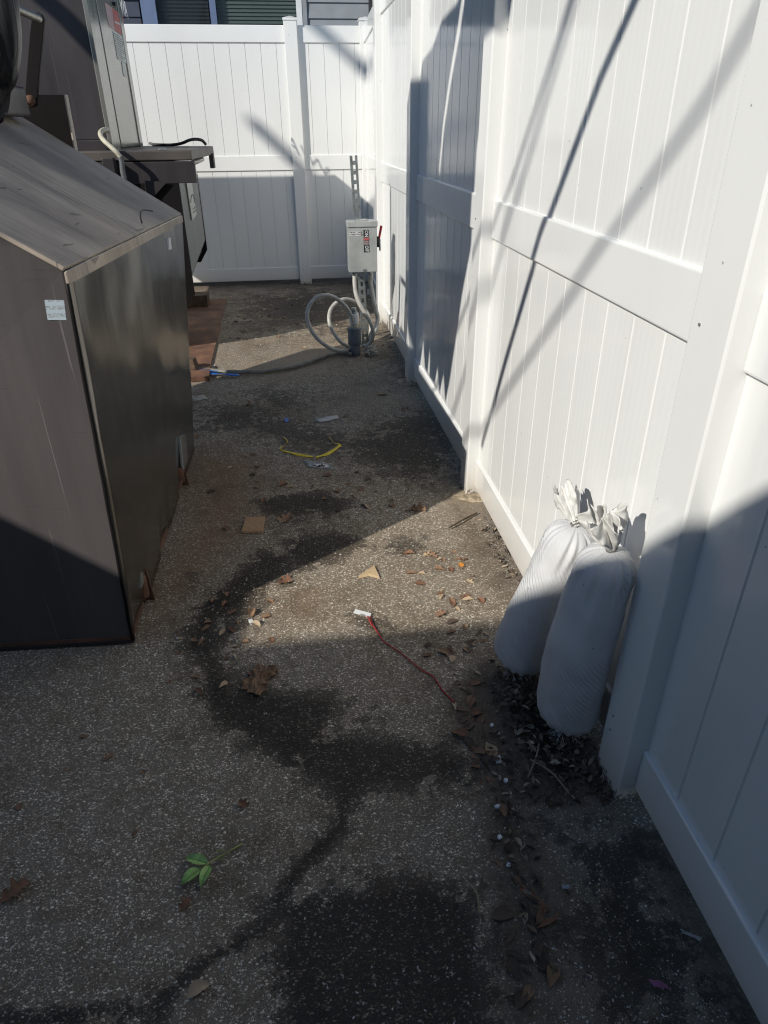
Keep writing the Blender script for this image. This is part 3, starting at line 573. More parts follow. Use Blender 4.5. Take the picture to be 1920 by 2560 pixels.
# ------------------------------------------------------------------ the compactor behind
def compactor():
    root = thing('trash_compactor', (-1.5, 6, 0), 'dark brown trash compactor with a tall grey stickered tower and a projecting shelf', 'compactor')
    Z1 = lambda u, v, y: ony(u/2.765, v/2.765, y); Z2 = lambda u, v, y: ony(250+u/2.765, v/2.765, y); Z5 = lambda u, v, y: ony(180+u/4.366, 260+v/4.366, y)
    top = 2.42; xr = -1.215
    # tower: front panel, corner strip, side panel behind a dark seam
    MB().box(-2.7, xr-.02, 5.72, 5.745, 1.47, top).build('front_panel', STEEL_BROWN, root, bevel=.003)
    MB().box(xr-.03, xr, 5.70, 5.965, 1.40, top).build('corner_strip', STEEL_TOWER, root, bevel=.004)
    MB().box(xr-.06, xr-.012, 5.95, 6.82, 1.40, top-.005).build('door_seam', BLACK, root)
    sp = MB().box(xr-.02, xr+.004, 5.985, 6.70, 1.412, top).build('side_panel', STEEL_TOWER, root, bevel=.004)
    MB().box(xr-.05, xr+.012, 6.705, 6.82, 1.40, top).build('corner_strip', STEEL_TOWER, root, bevel=.004)
    MB().box(-2.7, xr-.07, 5.75, 6.815, 1.40, top-.002).build('tower_body', STEEL_DARK, root)
    MB().box(-2.7, xr-.03, 5.60, 5.719, 1.39, 1.468).build('ledge', STEEL_BROWN, root, bevel=.004)
    # stickers on the side panel: plane x = xr+.004
    X = xr+.0045
    def S3(u, v): p = onx(230+u/10.054, v/10.054, X); return Vector((X, p.y, p.z))
    def dec(pts, mat, name, par=sp, off=0):
        o = MB().prism([S3(*p) for p in pts], (off, 0, 0), (off+.0015, 0, 0)).build(name, mat); return sub(o, par)
    redst = plain('faded_red_sticker', (.42, .09, .08), .5, 0, .15, 12); pink = plain('faded_pink_sticker', (.40, .27, .27), .5, 0, .15, 12); pale = plain('faded_white_sticker', (.48, .50, .47), .5, 0, .1, 12)
    dec([(430, 680), (585, 775), (850, 965), (790, 600), (770, 400), (500, 190), (310, 50)], pink, 'sticker'); dec([(585, 775), (850, 960), (790, 600), (770, 400), (500, 190), (545, 560)], redst, 'sticker', off=.001)
    dec([(520, 770), (780, 925), (885, 1610), (640, 1480)], pale, 'sticker', off=.001); dec([(740, 1550), (825, 1600), (870, 1945), (790, 1910)], pale, 'sticker', off=.001)
    for i in range(11):
        a = .08+i*.082; L = lambda t, s: S3(520+(640-520)*t+s*(260-15*t), 770+(1480-770)*t+s*(155-25*t))
        if i == 3 or i == 7: s0, s1 = .02, .98
        else: s0, s1 = .1, random.uniform(.5, .9)
        h = .018; o = MB().prism([L(a, s0), L(a+h, s0), L(a+h, s1), L(a, s1)], (.003, 0, 0), (.0042, 0, 0)).build('print_line', BLACK); sub(o, sp)
    dec([(560, 520), (790, 640), (800, 690), (570, 570)], pale, 'print_line', off=.002)
    yd = Vector((0, 1, 0))
    p = S3(690, 0); o = text('lettering', 'WA', .16, WHITE, (X+.001, p.y-.01, p.z-.09), (0, 1, 0), (0, 0, 1), sp, .0008, 1.0); o.matrix_parent_inverse = Matrix.Identity(4)
    # latch near the top of the panel
    lp = S3(540, 110); sub(MB().box(X, X+.02, lp.y-.03, lp.y+.03, lp.z-.012, lp.z+.012).build('latch', BLACK, None, bevel=.003), sp)
    # shelf
    y0 = 5.42; nr = Z2(632, 1062, y0); fr = ony(250+775/2.765, 995/2.765, 6.55)
    zt = 1.405; sh = [(nr.x, y0, 0), (fr.x, 6.62, 0), (-1.15, 7.05, 0), (-2.7, 7.05, 0), (-2.7, y0, 0)]
    MB().prism(sh, (0, 0, zt-.062), (0, 0, zt)).build('shelf', STEEL_SHELF, root, bevel=.008, seg=3)
    MB().box(-2.7, nr.x+.012, y0+.004, y0+.03, zt-.205, zt-.068).build('shelf_lip', STEEL_BROWN, root, bevel=.004)
    MB().prism([(fr.x-.03, 6.45, 0), (fr.x+.006, 6.45, 0), (fr.x+.006, 6.56, 0), (fr.x-.03, 6.56, 0)], (0, 0, zt-.16), (0, 0, zt-.05)).build('shelf_bracket', STEEL_DARK, root, bevel=.003)
    MB().tube([(nr.x-.035, 5.55, zt-.09), (nr.x-.035, 6.4, zt-.09)], .018, 10).build('hinge_tube', STEEL_TOWER, root, True)
    b = Z1(1130, 1050, 5.5); MB().box(b.x-.025, b.x+.02, 5.47, 5.50, zt, zt+.012).build('clip', GALV, root, bevel=.002)
    # body under the shelf
    xb = Z2(540, 1245, y0+.02).x
    vs = [(xb, y0+.03, .57), (xb+.012, 6.50, .69), (xb+.012, 6.50, 1.34), (xb, y0+.03, 1.34)]
    side = MB().prism(vs, (-.02, 0, 0), (0, 0, 0)).build('body_side', STEEL_TOWER, root)
    MB().prism([(-2.6, y0+.035, .5), (xb-.03, y0+.035, .56), (xb-.03, y0+.035, 1.335), (-2.6, y0+.035, 1.335)], (0, 0, 0), (0, 1.05, .03)).build('body', STEEL_DARK, root)
    MB().hexa([(xb-.16, y0+.03, .44), (xb-.001, y0+.03, .565), (xb+.012, 6.52, .685), (xb-.10, 6.52, .50), (xb-.16, y0+.03, .50), (xb-.001, y0+.03, .572), (xb+.012, 6.52, .689), (xb-.10, 6.52, .56)]).build('under_skirt', STEEL_BLACK, root)
    MB().prism([(xb+.014, 6.50, 1.2), (xb+.016, 6.50, .60), (xb-.05, 6.50, .50), (-2.4, 6.50, .45), (-2.4, 6.5, 1.2)], (0, 0, 0), (0, .02, 0)).build('rear_plate', STEEL_BLACK, root)
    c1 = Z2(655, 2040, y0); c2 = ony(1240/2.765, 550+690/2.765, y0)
    MB().prism([(xb+.004, y0, 1.20), (c1.x, y0, c1.z), (c2.x, y0, c2.z), (c2.x-.25, y0, .02), (-2.5, y0, .02), (-2.5, y0, 1.20)], (0, .006, 0), (0, .026, 0)).build('front_plate', STEEL_BLACK, root)  # coloured black for the shade on its face
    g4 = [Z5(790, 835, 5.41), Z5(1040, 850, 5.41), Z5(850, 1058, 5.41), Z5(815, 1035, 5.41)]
    MB().prism([(p.x, 5.40, p.z) for p in g4], (0, 0, 0), (0, .01, 0)).build('sunlit_patch', STEEL_BROWN, root)  # sunlit triangle of the front plate, painted as a brown piece
    st = lambda u, v: onx(250+u/2.765, v/2.765, xb+.012)
    q = [st(595, 1243), st(630, 1243), st(668, 1480), st(638, 1527)]
    sk = MB().prism([(xb+.008, p.y, p.z) for p in q], (0, 0, 0), (.006, 0, 0)).build('sticker', pale); sub(sk, side)
    ar = [st(628+12*math.cos(a)+8, 1400-55*math.sin(a)) for a in [k*math.pi/10 for k in range(11)]]
    sub(MB().tube([(xb+.015, p.y, p.z) for p in ar], .004, 6).build('emblem', BLACK, None, True), side)
    for vv in (1445, 1470):
        a, b2 = st(640, vv), st(662, vv-20); sub(MB().tube([(xb+.015, a.y, a.z), (xb+.015, b2.y, b2.z)], .003, 5).build('print_line', BLACK), side)
    # upright tube and cables
    p0 = Z5(325, 590, 5.35); p1 = Z5(500, 850, 5.35)
    MB().box(p0.x, p1.x, 5.33, 5.41, p1.z-.5, p0.z).build('support_tube', STEEL_BROWN, root, bevel=.006)
    cab = [Z5(u, v, y) for u, v, y in ((395, 285, 5.66), (345, 285, 5.55), (312, 310, 5.48), (315, 350, 5.42), (350, 400, 5.36), (410, 455, 5.32), (480, 520, 5.30), (530, 580, 5.30))]
    MB().tube(spline(cab, 8), .0155, 12, corr=.06).build('cream_conduit', CREAM, root, True)
    cab = [Z5(u, v, 5.30) for u, v in ((528, 575), (545, 640), (552, 720), (568, 800), (585, 900), (600, 1000))]
    MB().tube(spline(cab, 8), .0165, 12, corr=.08).build('dark_conduit', CONDUIT_D, root, True)
    cab = [onz(180+u/4.366, 260+v/4.366, zt+.014) for u, v in ((850, 430), (900, 442), (1000, 447), (1100, 445))]+[Z5(u, v, y) for u, v, y in ((1200, 428, 6.5), (1280, 395, 6.5), (1350, 385, 6.52), (1420, 398, 6.55), (1460, 440, 6.58))]
    MB().tube(spline(cab, 6), .012, 8).build('black_cable', BLACKP, root, True)
    return root
compactor()
# steel plates and timber on the ground beneath it
MB().prism([(-.655, 5.03, 0), (-.70, 7.28, 0), (-1.75, 7.26, 0), (-1.7, 5.05, 0)], (0, 0, .004), (0, 0, .016)).build('steel_plate', RUSTPLATE, None, tagv=('long rusty steel plate lying on the ground under the compactor', 'steel plate'))
MB().prism([(-.632, 4.68, 0), (-.655, 5.0, 0), (-1.4, 5.02, 0), (-1.4, 4.62, 0)], (0, 0, .004), (0, 0, .034)).build('steel_plate', RUST, None, tagv=('short rusty steel plate by the blue plastic strips, next to the container', 'steel plate'))
MB().box(-1.25, -.85, 6.93, 7.12, .016, .125).build('timber_block', WOOD, None, bevel=.004, tagv=('dark timber block lying on the rusty plate under the compactor', 'timber block'))
MB().prism([(-.80, 4.86, 0), (-.735, 4.83, 0), (-.72, 4.90, 0), (-.79, 4.93, 0)], (0, 0, .034), (-.015, 0, .11)).build('timber_block', WOOD, None, bevel=.003, tagv=('small upright timber offcut beside the container corner', 'timber block'))

# ------------------------------------------------------------------ electrical stand
def electrics():
    q3 = lambda u, v: (700+u/3.6875, 350+v/3.6875)
    Z = lambda u, v, y: ony(*q3(u, v), y); GZ = lambda u, v, z=0: onz(*q3(u, v), z)
    base = onz(914, 862); topc = ony(883.9, 389.3, 5.39)
    st = thing('strut_post', base, 'slotted galvanised strut post standing upright behind the grey switch box', 'strut post')
    ax = (topc-base); L = ax.length; az = ax.normalized(); sx = Vector((1, .0, 0)); sx = (sx-az*sx.dot(az)).normalized(); sy = az.cross(sx)
    def P(a, b, h): return base+sx*a+sy*b+az*h
    W = .026
    m = MB()
    def bx(a0, a1, b0, b1, h0, h1): m.hexa([P(a0, b0, h0), P(a1, b0, h0), P(a1, b1, h0), P(a0, b1, h0), P(a0, b0, h1), P(a1, b0, h1), P(a1, b1, h1), P(a0, b1, h1)])
    t = .003; bx(-W, -.009, -.0015, .0015, 0, L); bx(.009, W, -.0015, .0015, 0, L)
    h = .0
    while h < L-.02:
        bx(-.009, .009, -.0014, .0014, h, min(L, h+.026)); h += .062
    bx(-W, -W+t, .0016, .04, 0, L); bx(W-t, W, .0016, .04, 0, L); bx(-W+t, -W+.010, .037, .04, 0, L); bx(W-.010, W-t, .037, .04, 0, L)
    m.build('channel', GALV, st)
    # switch box
    y0 = 5.27; bl, tr = Z(640, 1215, y0), Z(888, 765, y0); x0, x1, z0, z1 = Z(638, 1215, y0).x, Z(897, 1200, y0).x, Z(640, 1222, y0).z, Z(760, 775, y0).z
    sb = thing('switch_box', ((x0+x1)/2, y0+.06, z0), 'grey electrical disconnect switch box marked ON and OFF with a red handle', 'switch box')
    body = MB().box(x0, x1, y0, y0+.115, z0, z1).build('enclosure', GREYBOX, sb, bevel=.003)
    MB().box(x0-.006, x1+.006, y0-.008, y0+.125, z1-.02, z1+.018).build('hood', GREYBOX, sb, bevel=.004)
    hx = (x0+x1)/2; MB().box(hx-.035, hx+.04, y0+.01, y0+.07, z1+.018, z1+.028).build('hub_plate', GREYBOX, sb, bevel=.003)
    for k in (-.028, .033): MB().tube([(hx+k, y0+.02, z1+.028), (hx+k, y0+.02, z1+.034)], .005, 8).build('screw', GALV, sb)
    Z6 = lambda u, v: ony(860+u/15.8, 560+v/15.8, y0-.001)
    def decal(x_0, x_1, z_0, z_1, mat, name, off=0): return sub(MB().box(x_0, x_1, y0-.0018-off, y0-.0002-off, z_0, z_1).build(name, mat), body)
    a = Z6(770, 240); b = Z6(1000, 1120); wx = Z6(985, 600).x; ax0 = Z6(775, 600).x
    zON1 = Z6(870, 235).z; zON0 = Z6(870, 485).z; zM0 = Z6(880, 835).z; zOF0 = Z6(890, 1115).z
    decal(ax0, wx, zON0, zON1, BLACK, 'label_plate'); decal(ax0, wx, zM0, zON0, plain('grey_print', (.12, .11, .12), .5), 'label_plate'); decal(ax0+.001, wx+.002, zOF0, zM0, BLACK, 'label_plate')
    decal(ax0, wx, Z6(870, 620).z, Z6(870, 555).z, RED, 'red_stripe', .0012)
    decal(ax0+.004, wx-.002, Z6(870, 600).z, Z6(870, 582).z, plain('pink_print', (.7, .35, .33), .5), 'red_stripe', .0022)
    for k in range(4):
        z = Z6(870, 665+40*k).z; decal(ax0+.003, wx-.003-.003*(k % 2), z-.0012, z+.0008, WHITE if k % 2 else RED, 'print_line', .0012)
    def tx(s, size, x, z, rot, sq=1):
        X, U = ((0, 0, -1), (1, 0, 0)) if rot else ((1, 0, 0), (0, 0, 1))
        o = text('lettering', s, size, WHITE if rot else BLACK, (x, y0-.0026, z), X, U, body, .0005, sq); o.matrix_parent_inverse = Matrix.Identity(4)
    tx('ON', .036, ax0+.010, zON1-.003, True, .78); tx('OFF', .036, ax0+.010, zM0-.003, True, .70)
    for v0, v1, s in ((300, 375, '480 VOLT 3 PHASE'), (395, 470, 'COMPACTOR BOX 1')):
        xa, xb_ = Z6(215, 0).x, Z6(670, 300).x; zz1, zz0 = Z6(440, v0).z, Z6(440, v1).z; decal(xa, xb_, zz0, zz1, WHITE, 'label_strip'); tx(s, .0125, xa+.003, zz0+.004, False, .82)
    decal(Z6(760, 1860).x, Z6(900, 1860).x, z0+.001, Z6(830, 1790).z, GALV, 'latch', .001)
    hd = MB(); hd.tube([(x1+.001, y0+.05, z1-.13), (x1+.022, y0+.05, z1-.13)], .038, 20); h0 = hd.build('handle_hub', BLACK, sb, True)
    rg = MB().tube([(x1+.024, y0+.05, z1-.15), (x1+.030, y0+.05, z1-.15)], .045, 20).build('handle_disc', GREYBOX, sb, True)
    lv = MB().hexa([(x1+.012, y0+.035, z1-.115), (x1+.026, y0+.035, z1-.115), (x1+.026, y0+.06, z1-.115), (x1+.012, y0+.06, z1-.115), (x1+.030, y0+.02, z1-.015), (x1+.046, y0+.02, z1-.02), (x1+.046, y0+.045, z1-.02), (x1+.030, y0+.045, z1-.015)]).build('handle', RED, sb, bevel=.004)
    MB().tube([Z(685, 1222, y0+.05), Z(685, 1245, y0+.05)], .022, 12).build('conduit_nut', GALV, sb, True)
    MB().tube([Z(840, 1200, y0+.06), Z(838, 1228, y0+.06)], .012, 10).build('conduit_nut', WHITEPVC, sb, True)
    # conduits
    def cond(pts, r, mat, name, lab, corr=0, n=10):
        P_ = spline([Z(u, v, y) for u, v, y in pts], n)
        for p in P_: p.z = max(p.z, r)
        return MB().tube(P_, r, 12, corr=corr).build(name, mat, None, True, tagv=(lab, 'electrical conduit'))
    Y = 5.16
    cond([(682, 1712, 5.13), (665, 1640, 5.12), (610, 1540, 5.10), (520, 1462, 5.08), (430, 1432, 5.06), (340, 1450, 5.04), (275, 1520, 5.02), (250, 1620, 5.0), (272, 1720, 4.98), (335, 1820, 4.97), (430, 1900, 4.98), (520, 1938, 5.02), (610, 1942, 5.12), (680, 1930, 5.24), (740, 1900, 5.3)], .0148, CONDUIT, 'conduit', 'large left loop of smooth grey conduit rising out of the white pipe fitting')
    cond([(700, 1930, 5.36), (640, 1905, 5.34), (560, 1860, 5.32), (490, 1770, 5.34), (455, 1680, 5.36), (455, 1600, 5.4), (480, 1540, 5.44), (540, 1485, 5.48), (610, 1468, 5.52), (690, 1490, 5.56), (760, 1540, 5.6), (812, 1610, 5.6), (835, 1700, 5.56), (830, 1800, 5.5), (790, 1880, 5.45)], .0148, CONDUIT, 'conduit', 'smaller grey conduit loop passing behind the strut post')
    cond([(685, 1243, y0+.05), (688, 1330, 5.30), (700, 1420, 5.28), (732, 1510, 5.26), (780, 1590, 5.25), (828, 1670, 5.25), (855, 1750, 5.26), (852, 1830, 5.28), (820, 1885, 5.31), (770, 1905, 5.34)], .0155, CONDUIT, 'conduit', 'grey conduit hanging from the switch box and curving in front of the strut post')
    cond([(840, 1225, y0+.06), (836, 1270, 5.40), (834, 1320, 5.45), (858, 1450, 5.48), (885, 1570, 5.5), (900, 1640, 5.52), (893, 1700, 5.5), (865, 1780, 5.45), (830, 1850, 5.42)], .0165, plain('pale_ribbed_conduit', (.42, .43, .42), .45), 'conduit', 'ribbed pale conduit dropping from the right of the switch box beside the fence', .12, 12)
    fl = spline([GZ(660, 1975, .02), GZ(560, 1965, .02), GZ(450, 1985, .02), GZ(330, 2030, .02), GZ(200, 2072, .02), GZ(100, 2100, .02), GZ(0, 2112, .02), G(570, 803, .02), G(500, 803, .02), G(450, 799, .022), G(418, 794, .03), G(398, 784, .05), G(380, 770, .05)], 14)
    MB().tube(fl, .013, 12, corr=.13).build('conduit', plain('grey_ribbed_conduit', (.20, .19, .16), .6, 0, .2, 20), None, True, tagv=('long ribbed conduit snaking across the ground from the pipe fitting to the container', 'electrical conduit'))
    # pvc stub
    c = GZ(695, 1992); c = Vector((c.x, c.y+.03, 0)); ps = thing('pipe_fitting', c, 'stubby dark grey pipe socket with a white fitting standing in the ground', 'pipe fitting')
    def cyl(z0, z1, r, mat, name, r1=None, n=24): return MB().tube([c+Vector((0, 0, z0)), c+Vector((0, 0, z1))], [r, r1 or r], n).build(name, mat, ps, True, bevel=.002)
    cyl(0, .085, .043, PVCDARK, 'socket_base'); cyl(.085, .20, .051, PVCDARK, 'socket'); cyl(.20, .212, .054, PVCDARK, 'socket_rim'); cyl(.212, .245, .030, CREAM, 'pipe'); cyl(.245, .32, .036, WHITEPVC, 'coupling'); cyl(.32, .332, .028, GALV, 'locknut'); cyl(.332, .36, .020, GALV, 'locknut')
    # crumpled rag of pale plastic
    c2 = GZ(835, 1985); m = MB(); nu, nv = 20, 14; vs = []
    for j in range(nv+1):
        for i in range(nu):
            th = math.pi*j/nv; ph = 2*math.pi*i/nu; d = Vector((math.sin(th)*math.cos(ph), math.sin(th)*math.sin(ph), math.cos(th)))
            f = 1+.7*noise.noise(d*3.1)+.3*noise.noise(d*8); p = Vector((d.x*.048, d.y*.035, d.z*.038))*f+c2+Vector((0, 0, .032)); p.z = max(p.z, .001); vs.append(p)
    m.add(vs, [(j*nu+i, j*nu+(i+1) % nu, (j+1)*nu+(i+1) % nu, (j+1)*nu+i) for j in range(nv) for i in range(nu)]); m.build('plastic_rag', plain('dirty_white_plastic', (.52, .47, .38), .7, 0, .2, 60), None, tagv=('crumpled off-white plastic rag at the foot of the strut post', 'rag'))
    c3 = onz(700+840/3.6875, 350+1425/3.6875)
    MB().box(c3.x-.04, c3.x+.05, c3.y, c3.y+.01, 0, .055).build('plastic_offcut', WHITEPVC, None, bevel=.002, tagv=('white plastic offcut leaning low against the far fence behind the switch box', 'plastic offcut'))
electrics()

# ------------------------------------------------------------------ sandbags
def sandbag(base, neck, rad, tip, lab, seed, yaw=0, fl=1.0):
    root = thing('sandbag', (base.x, base.y, 0), lab, 'sandbag', 'two white sandbags leaning on the fence')
    m = MB(); N = 96; M = 110; ax = neck-base; vs = []; uvs = []
    t0 = ax.normalized(); a = Vector((0, 1, 0)); a = (a-t0*a.dot(t0)).normalized(); b = t0.cross(a)
    def prof(s):
        r = 1.36-.36*min(1, s*1.1)
        if s < .16: r *= .50+.50*math.sin(s/.16*math.pi/2)**.8
        if s > .90: q = (s-.90)/.10; r *= (1-q**2.6)**.5*.94+.06*(1-q)
        return max(r*(1+.03*math.sin(s*6+seed)), .09)
    bow = Vector((-.016, -.006, -.010))
    for j in range(M+1):
        s = j/M; c = base+ax*s+bow*math.sin(s*math.pi)*1.4; r = rad*prof(s)
        for k in range(N):
            an = 2*math.pi*k/N; u = k/N
            fold = .0006*(math.sin(an*2-s*34+seed)+.8*math.sin(an*3-s*61+seed+2*noise.noise(Vector((an, s*3, seed)))))*min(1, s*5)*(1 if s < .8 else .25)*(.5+.5*math.sin(an+seed))**1.0; fold += .0030*noise.noise(Vector((math.cos(an)*3+s*3, math.sin(an)*3-s*5, seed+s*9)))
            g = 0
            if s > .80: g = (s-.80)/.20; g = .0042*g*(math.sin(an*11+seed+2*math.sin(an*2))+.7*math.sin(an*19+2*seed+1))*(1-.75*max(0, (s-.96)/.04))
            flat = 1.0
            if s < .1: g += .004*math.sin(an*17+seed)
            rr = r+fold+g; p = c+a*math.cos(an)*rr+b*math.sin(an)*rr*.93; p.z = max(p.z, .002+.004*math.sin(an*9)); vs.append(p); uvs.append((u*1.2, s*1.6))
    fs = [(j*N+k, j*N+(k+1) % N, (j+1)*N+(k+1) % N, (j+1)*N+k) for j in range(M) for k in range(N)]+[tuple(range(N))[::-1]]
    m.add(vs, fs); o = m.build('bag_body', BAG, root, True); me = o.data; uv = me.uv_layers.new(name='UVMap')
    for p in me.polygons:
        ks = [uvs[me.loops[l].vertex_index] for l in p.loop_indices]; mx = max(k[0] for k in ks)
        for l, q in zip(p.loop_indices, ks): uv.data[l].uv = (q[0]+1.2 if (mx-q[0]) > .6 else q[0], q[1])
    # flared, crumpled mouth above the tie
    m = MB(); N2 = 90; M2 = 26; vs = []; ta = (tip-neck); L = ta.length; td = ta.normalized(); a2 = (a-td*a.dot(td)).normalized(); b2 = td.cross(a2)
    for j in range(M2+1):
        s = j/M2
        for k in range(N2):
            an = 2*math.pi*k/N2; rr = (.009+(.048*fl)*s**1.0*(1-.28*max(0, s-.7)/.3))*(1+(.34*math.sin(an*5+seed*2+s*1.5)+.22*math.sin(an*9-seed+s*3))*min(1, s*1.8)+.30*noise.noise(Vector((math.cos(an)*2.2, math.sin(an)*2.2, seed+s*2.5))))
            hh = L*s*(1+.30*noise.noise(Vector((math.cos(an)*2.6+seed, math.sin(an)*2.6, 2)))*s); cur = .010*math.sin(s*9+an*3+seed)*s; rr *= 1+.22*noise.noise(Vector((math.cos(an)*5, math.sin(an)*5, seed+s*6)))*s
            vs.append(neck+td*(hh+cur-.004)+(a2*math.cos(an)+b2*math.sin(an)*.75)*rr+Vector((0, 0, 0)))
    fs = [(j*N2+k, j*N2+(k+1) % N2, (j+1)*N2+(k+1) % N2, (j+1)*N2+k) for j in range(M2) for k in range(N2)]
    o2 = m.add(vs, fs).build('bag_mouth', plain('white_woven_mouth', (.66, .65, .62), .6, 0, .12, 28, .006), root, False)
    sm = o2.modifiers.new('thickness', 'SOLIDIFY'); sm.thickness = .0012
    for p in o2.data.polygons: p.use_smooth = True
    e = thing_tie = MB().tube([neck+(a2*math.cos(q*.5)+b2*math.sin(q*.5))*.0135+td*(.0006*q) for q in range(26)], .0022, 6).build('tie', plain('grey_tie', (.16, .15, .14), .6), root, True)
    # frayed hem
    fr = MB(); rnd = random.Random(seed)
    for k in range(60):
        an = rnd.uniform(math.pi*.6, math.pi*1.75); c = base+a*math.cos(an)*rad*.62+b*math.sin(an)*rad*.60; c.z = .01+rnd.random()*.012
        d = (a*math.cos(an)+b*math.sin(an)); d.z = -.15; fr.tube([c, c+d.normalized()*rnd.uniform(.01, .03)+Vector((rnd.uniform(-.006, .006), rnd.uniform(-.006, .006), 0))], .0008, 4)
    fr.build('frayed_hem', WHITE, root)
b1 = G(1117, 1452); b1 = Vector((b1.x, b1.y+.01, .035)); n1 = onx(1245*D, 1136*D, .715)
b2_ = G(1222, 1578); b2_ = Vector((b2_.x, b2_.y+.01, .035)); n2 = onx(1322*D, 1187*D, .69)
t1 = onx(1218*D, 1052*D, .70); t2 = onx(1300*D, 1110*D, .655)
sandbag(b1, n1, .070, t1, 'white woven sandbag farther from the camera, with an upright crumpled mouth in the sun', 1.3, fl=.8)
sandbag(b2_, n2, .0745, t2, 'nearer white woven sandbag, mostly in shade, leaning next to the fence post', 4.1, fl=1.2)

# ------------------------------------------------------------------ leaves
def leaf_mesh(name, kind, seed):
    rnd = random.Random(seed); n = 14; L = 1.0; vs = []; fs = []
    for i in range(n+1):
        t = i/n
        if kind == 'oval': w_ = .27*math.sin(math.pi*t**.85)**.9
        elif kind == 'oak': w_ = (.30*math.sin(math.pi*t**.8)**.7)*(1+.42*math.sin(t*19+seed))
        else: w_ = .13*math.sin(math.pi*t**.8)
        w_ = max(w_, .008); curl = rnd.uniform(.7, 1.2)*.9
        for j in range(5):
            s = (j-2)/2; x = t-.5; y = s*w_+.06*math.sin(t*3+seed); z = .02+abs(s)**1.5*w_*curl+.10*math.sin(t*math.pi*1.3+seed)*.8+.03*noise.noise(Vector((t*4, s*3, seed)))
            vs.append((x, y, max(z, .004)))
    for i in range(n):
        for j in range(4): a = i*5+j; fs.append((a, a+1, a+6, a+5))
    me = bpy.data.meshes.new(name); me.from_pydata(vs, [], fs); me.update()
    for p in me.polygons: p.use_smooth = True
    return me
LV = {}
for kd in ('oval', 'oak', 'slim'):
    for mi, mt in enumerate((LEAF1, LEAF2, LEAF3)):
        for s in range(3): me = leaf_mesh('dry_leaf', kd, s*3.7+mi+len(kd)); me.materials.append(mt); LV[kd, mi, s] = me
def leaf(p, size, kd, mi, rz, lab, group=None, tilt=0):
    o = bpy.data.objects.new('dry_leaf', LV[kd, mi, random.randrange(3)]); COL.objects.link(o); o.location = (p.x, p.y, max(p.z, 0)+.001)
    o.scale = (size, size*random.uniform(.8, 1.15), size*random.uniform(.5, 1)); o.rotation_euler = (random.uniform(-.12, .12)+tilt, random.uniform(-.12, .12), rz); tag(o, lab, 'leaf', group); return o
# leaves one can point at (view coordinates, length in px of view, kind, tone)
for u, v, s, kd, mi, lab in (
    (617, 1122, .085, 'oak', 0, 'curled brown oak leaf right of the cardboard square'), (617, 1258, .07, 'oak', 0, 'brown lobed leaf left of the tan card triangle'), (545, 1325, .055, 'oval', 0, 'brown leaf above the small white scrap near the container'),
    (552, 1350, .045, 'oval', 1, 'tan leaf next to the small white scrap'), (825, 853, .075, 'oval', 1, 'pale leaf lying in the shade near the second fence post'), (900, 1102, .09, 'oak', 0, 'reddish brown leaf on the edge of the sunlight by the fence post'),
    (792, 1094, .06, 'oak', 1, 'tan leaf right of the dark oval stain'), (706, 1028, .06, 'oval', 0, 'brown leaf below the white paint smear'), (612, 1048, .06, 'oval', 0, 'brown leaf under the left end of the yellow strap'),
    (1058, 1622, .06, 'oval', 1, 'orange-brown leaf on the soil left of the nearer sandbag'), (30, 1930, .07, 'oak', 0, 'dark curled leaf at the left edge of the picture'), (655, 752, .06, 'oval', 1, 'tan leaf on the sunlit strip by the conduit loops'),
    (932, 1200, .06, 'oak', 0, 'reddish leaf in the sun, top of the scattered cluster'), (1005, 1220, .0, 'oval', 1, ''), (1010, 1297, .05, 'oval', 1, 'pale leaf in the sun left of the farther sandbag'),
    (1150, 1935, .09, 'slim', 0, 'long curled brown leaf on the soil strip in the foreground'), (1182, 1985, .075, 'oval', 0, 'round brown leaf at the lower end of the soil strip'), (430, 2140, .05, 'oval', 1, 'small two-toned leaf on the dark stain in the foreground'),
    (1195, 2110, .06, 'oval', 0, 'brown leaf low on the soil strip in the foreground'), (1140, 2150, .05, 'oval', 0, 'dull brown leaf below the round brown leaf'), (498, 1408, .04, 'oval', 1, 'pale leaf right of the container corner'), (500, 1362, .04, 'oval', 0, 'small brown leaf between the container and the dark stain')):
    if s: leaf(G(u, v), s, kd, mi, random.uniform(0, 6.28), lab)
def scatter(n, poly, smin, smax, kinds, mis, lab, group, gap=0):
    pts = []; xs = [p[0] for p in poly]; ys = [p[1] for p in poly]
    while len(pts) < n:
        u, v = random.uniform(min(xs), max(xs)), random.uniform(min(ys), max(ys))
        if inpoly(poly, np.array([u]), np.array([v]))[0]: pts.append((u, v))
    for u, v in pts: leaf(G(u, v), random.uniform(smin, smax), random.choice(kinds), random.choice(mis), random.uniform(0, 6.28), lab, group)
scatter(26, [(870, 1190), (1000, 1180), (1040, 1300), (950, 1330), (900, 1280)], .022, .05, ('oak', 'oval'), (0, 0, 0, 1), 'small reddish brown leaf in the sunlit cluster left of the sandbags', 'leaves in the sunlit cluster')
scatter(30, [(900, 1350), (1060, 1340), (1050, 1470), (980, 1560), (950, 1500)], .025, .055, ('oval', 'slim', 'oak'), (0, 1, 0, 2), 'dry leaf in the shade between the red twine and the sandbags', 'leaves by the red twine')
scatter(26, [(1000, 1490), (1060, 1560), (1080, 1690), (1030, 1700), (985, 1580)], .025, .06, ('oval', 'slim'), (0, 0, 2), 'dull brown leaf on the soil edge left of the nearer sandbag', 'leaves on the soil edge')
scatter(24, [(1050, 1720), (1110, 1760), (1190, 1980), (1180, 2190), (1110, 2190), (1070, 1900)], .025, .055, ('slim', 'oval'), (0, 2, 2), 'dull brown leaf on the soil strip in the foreground', 'leaves on the foreground soil strip')
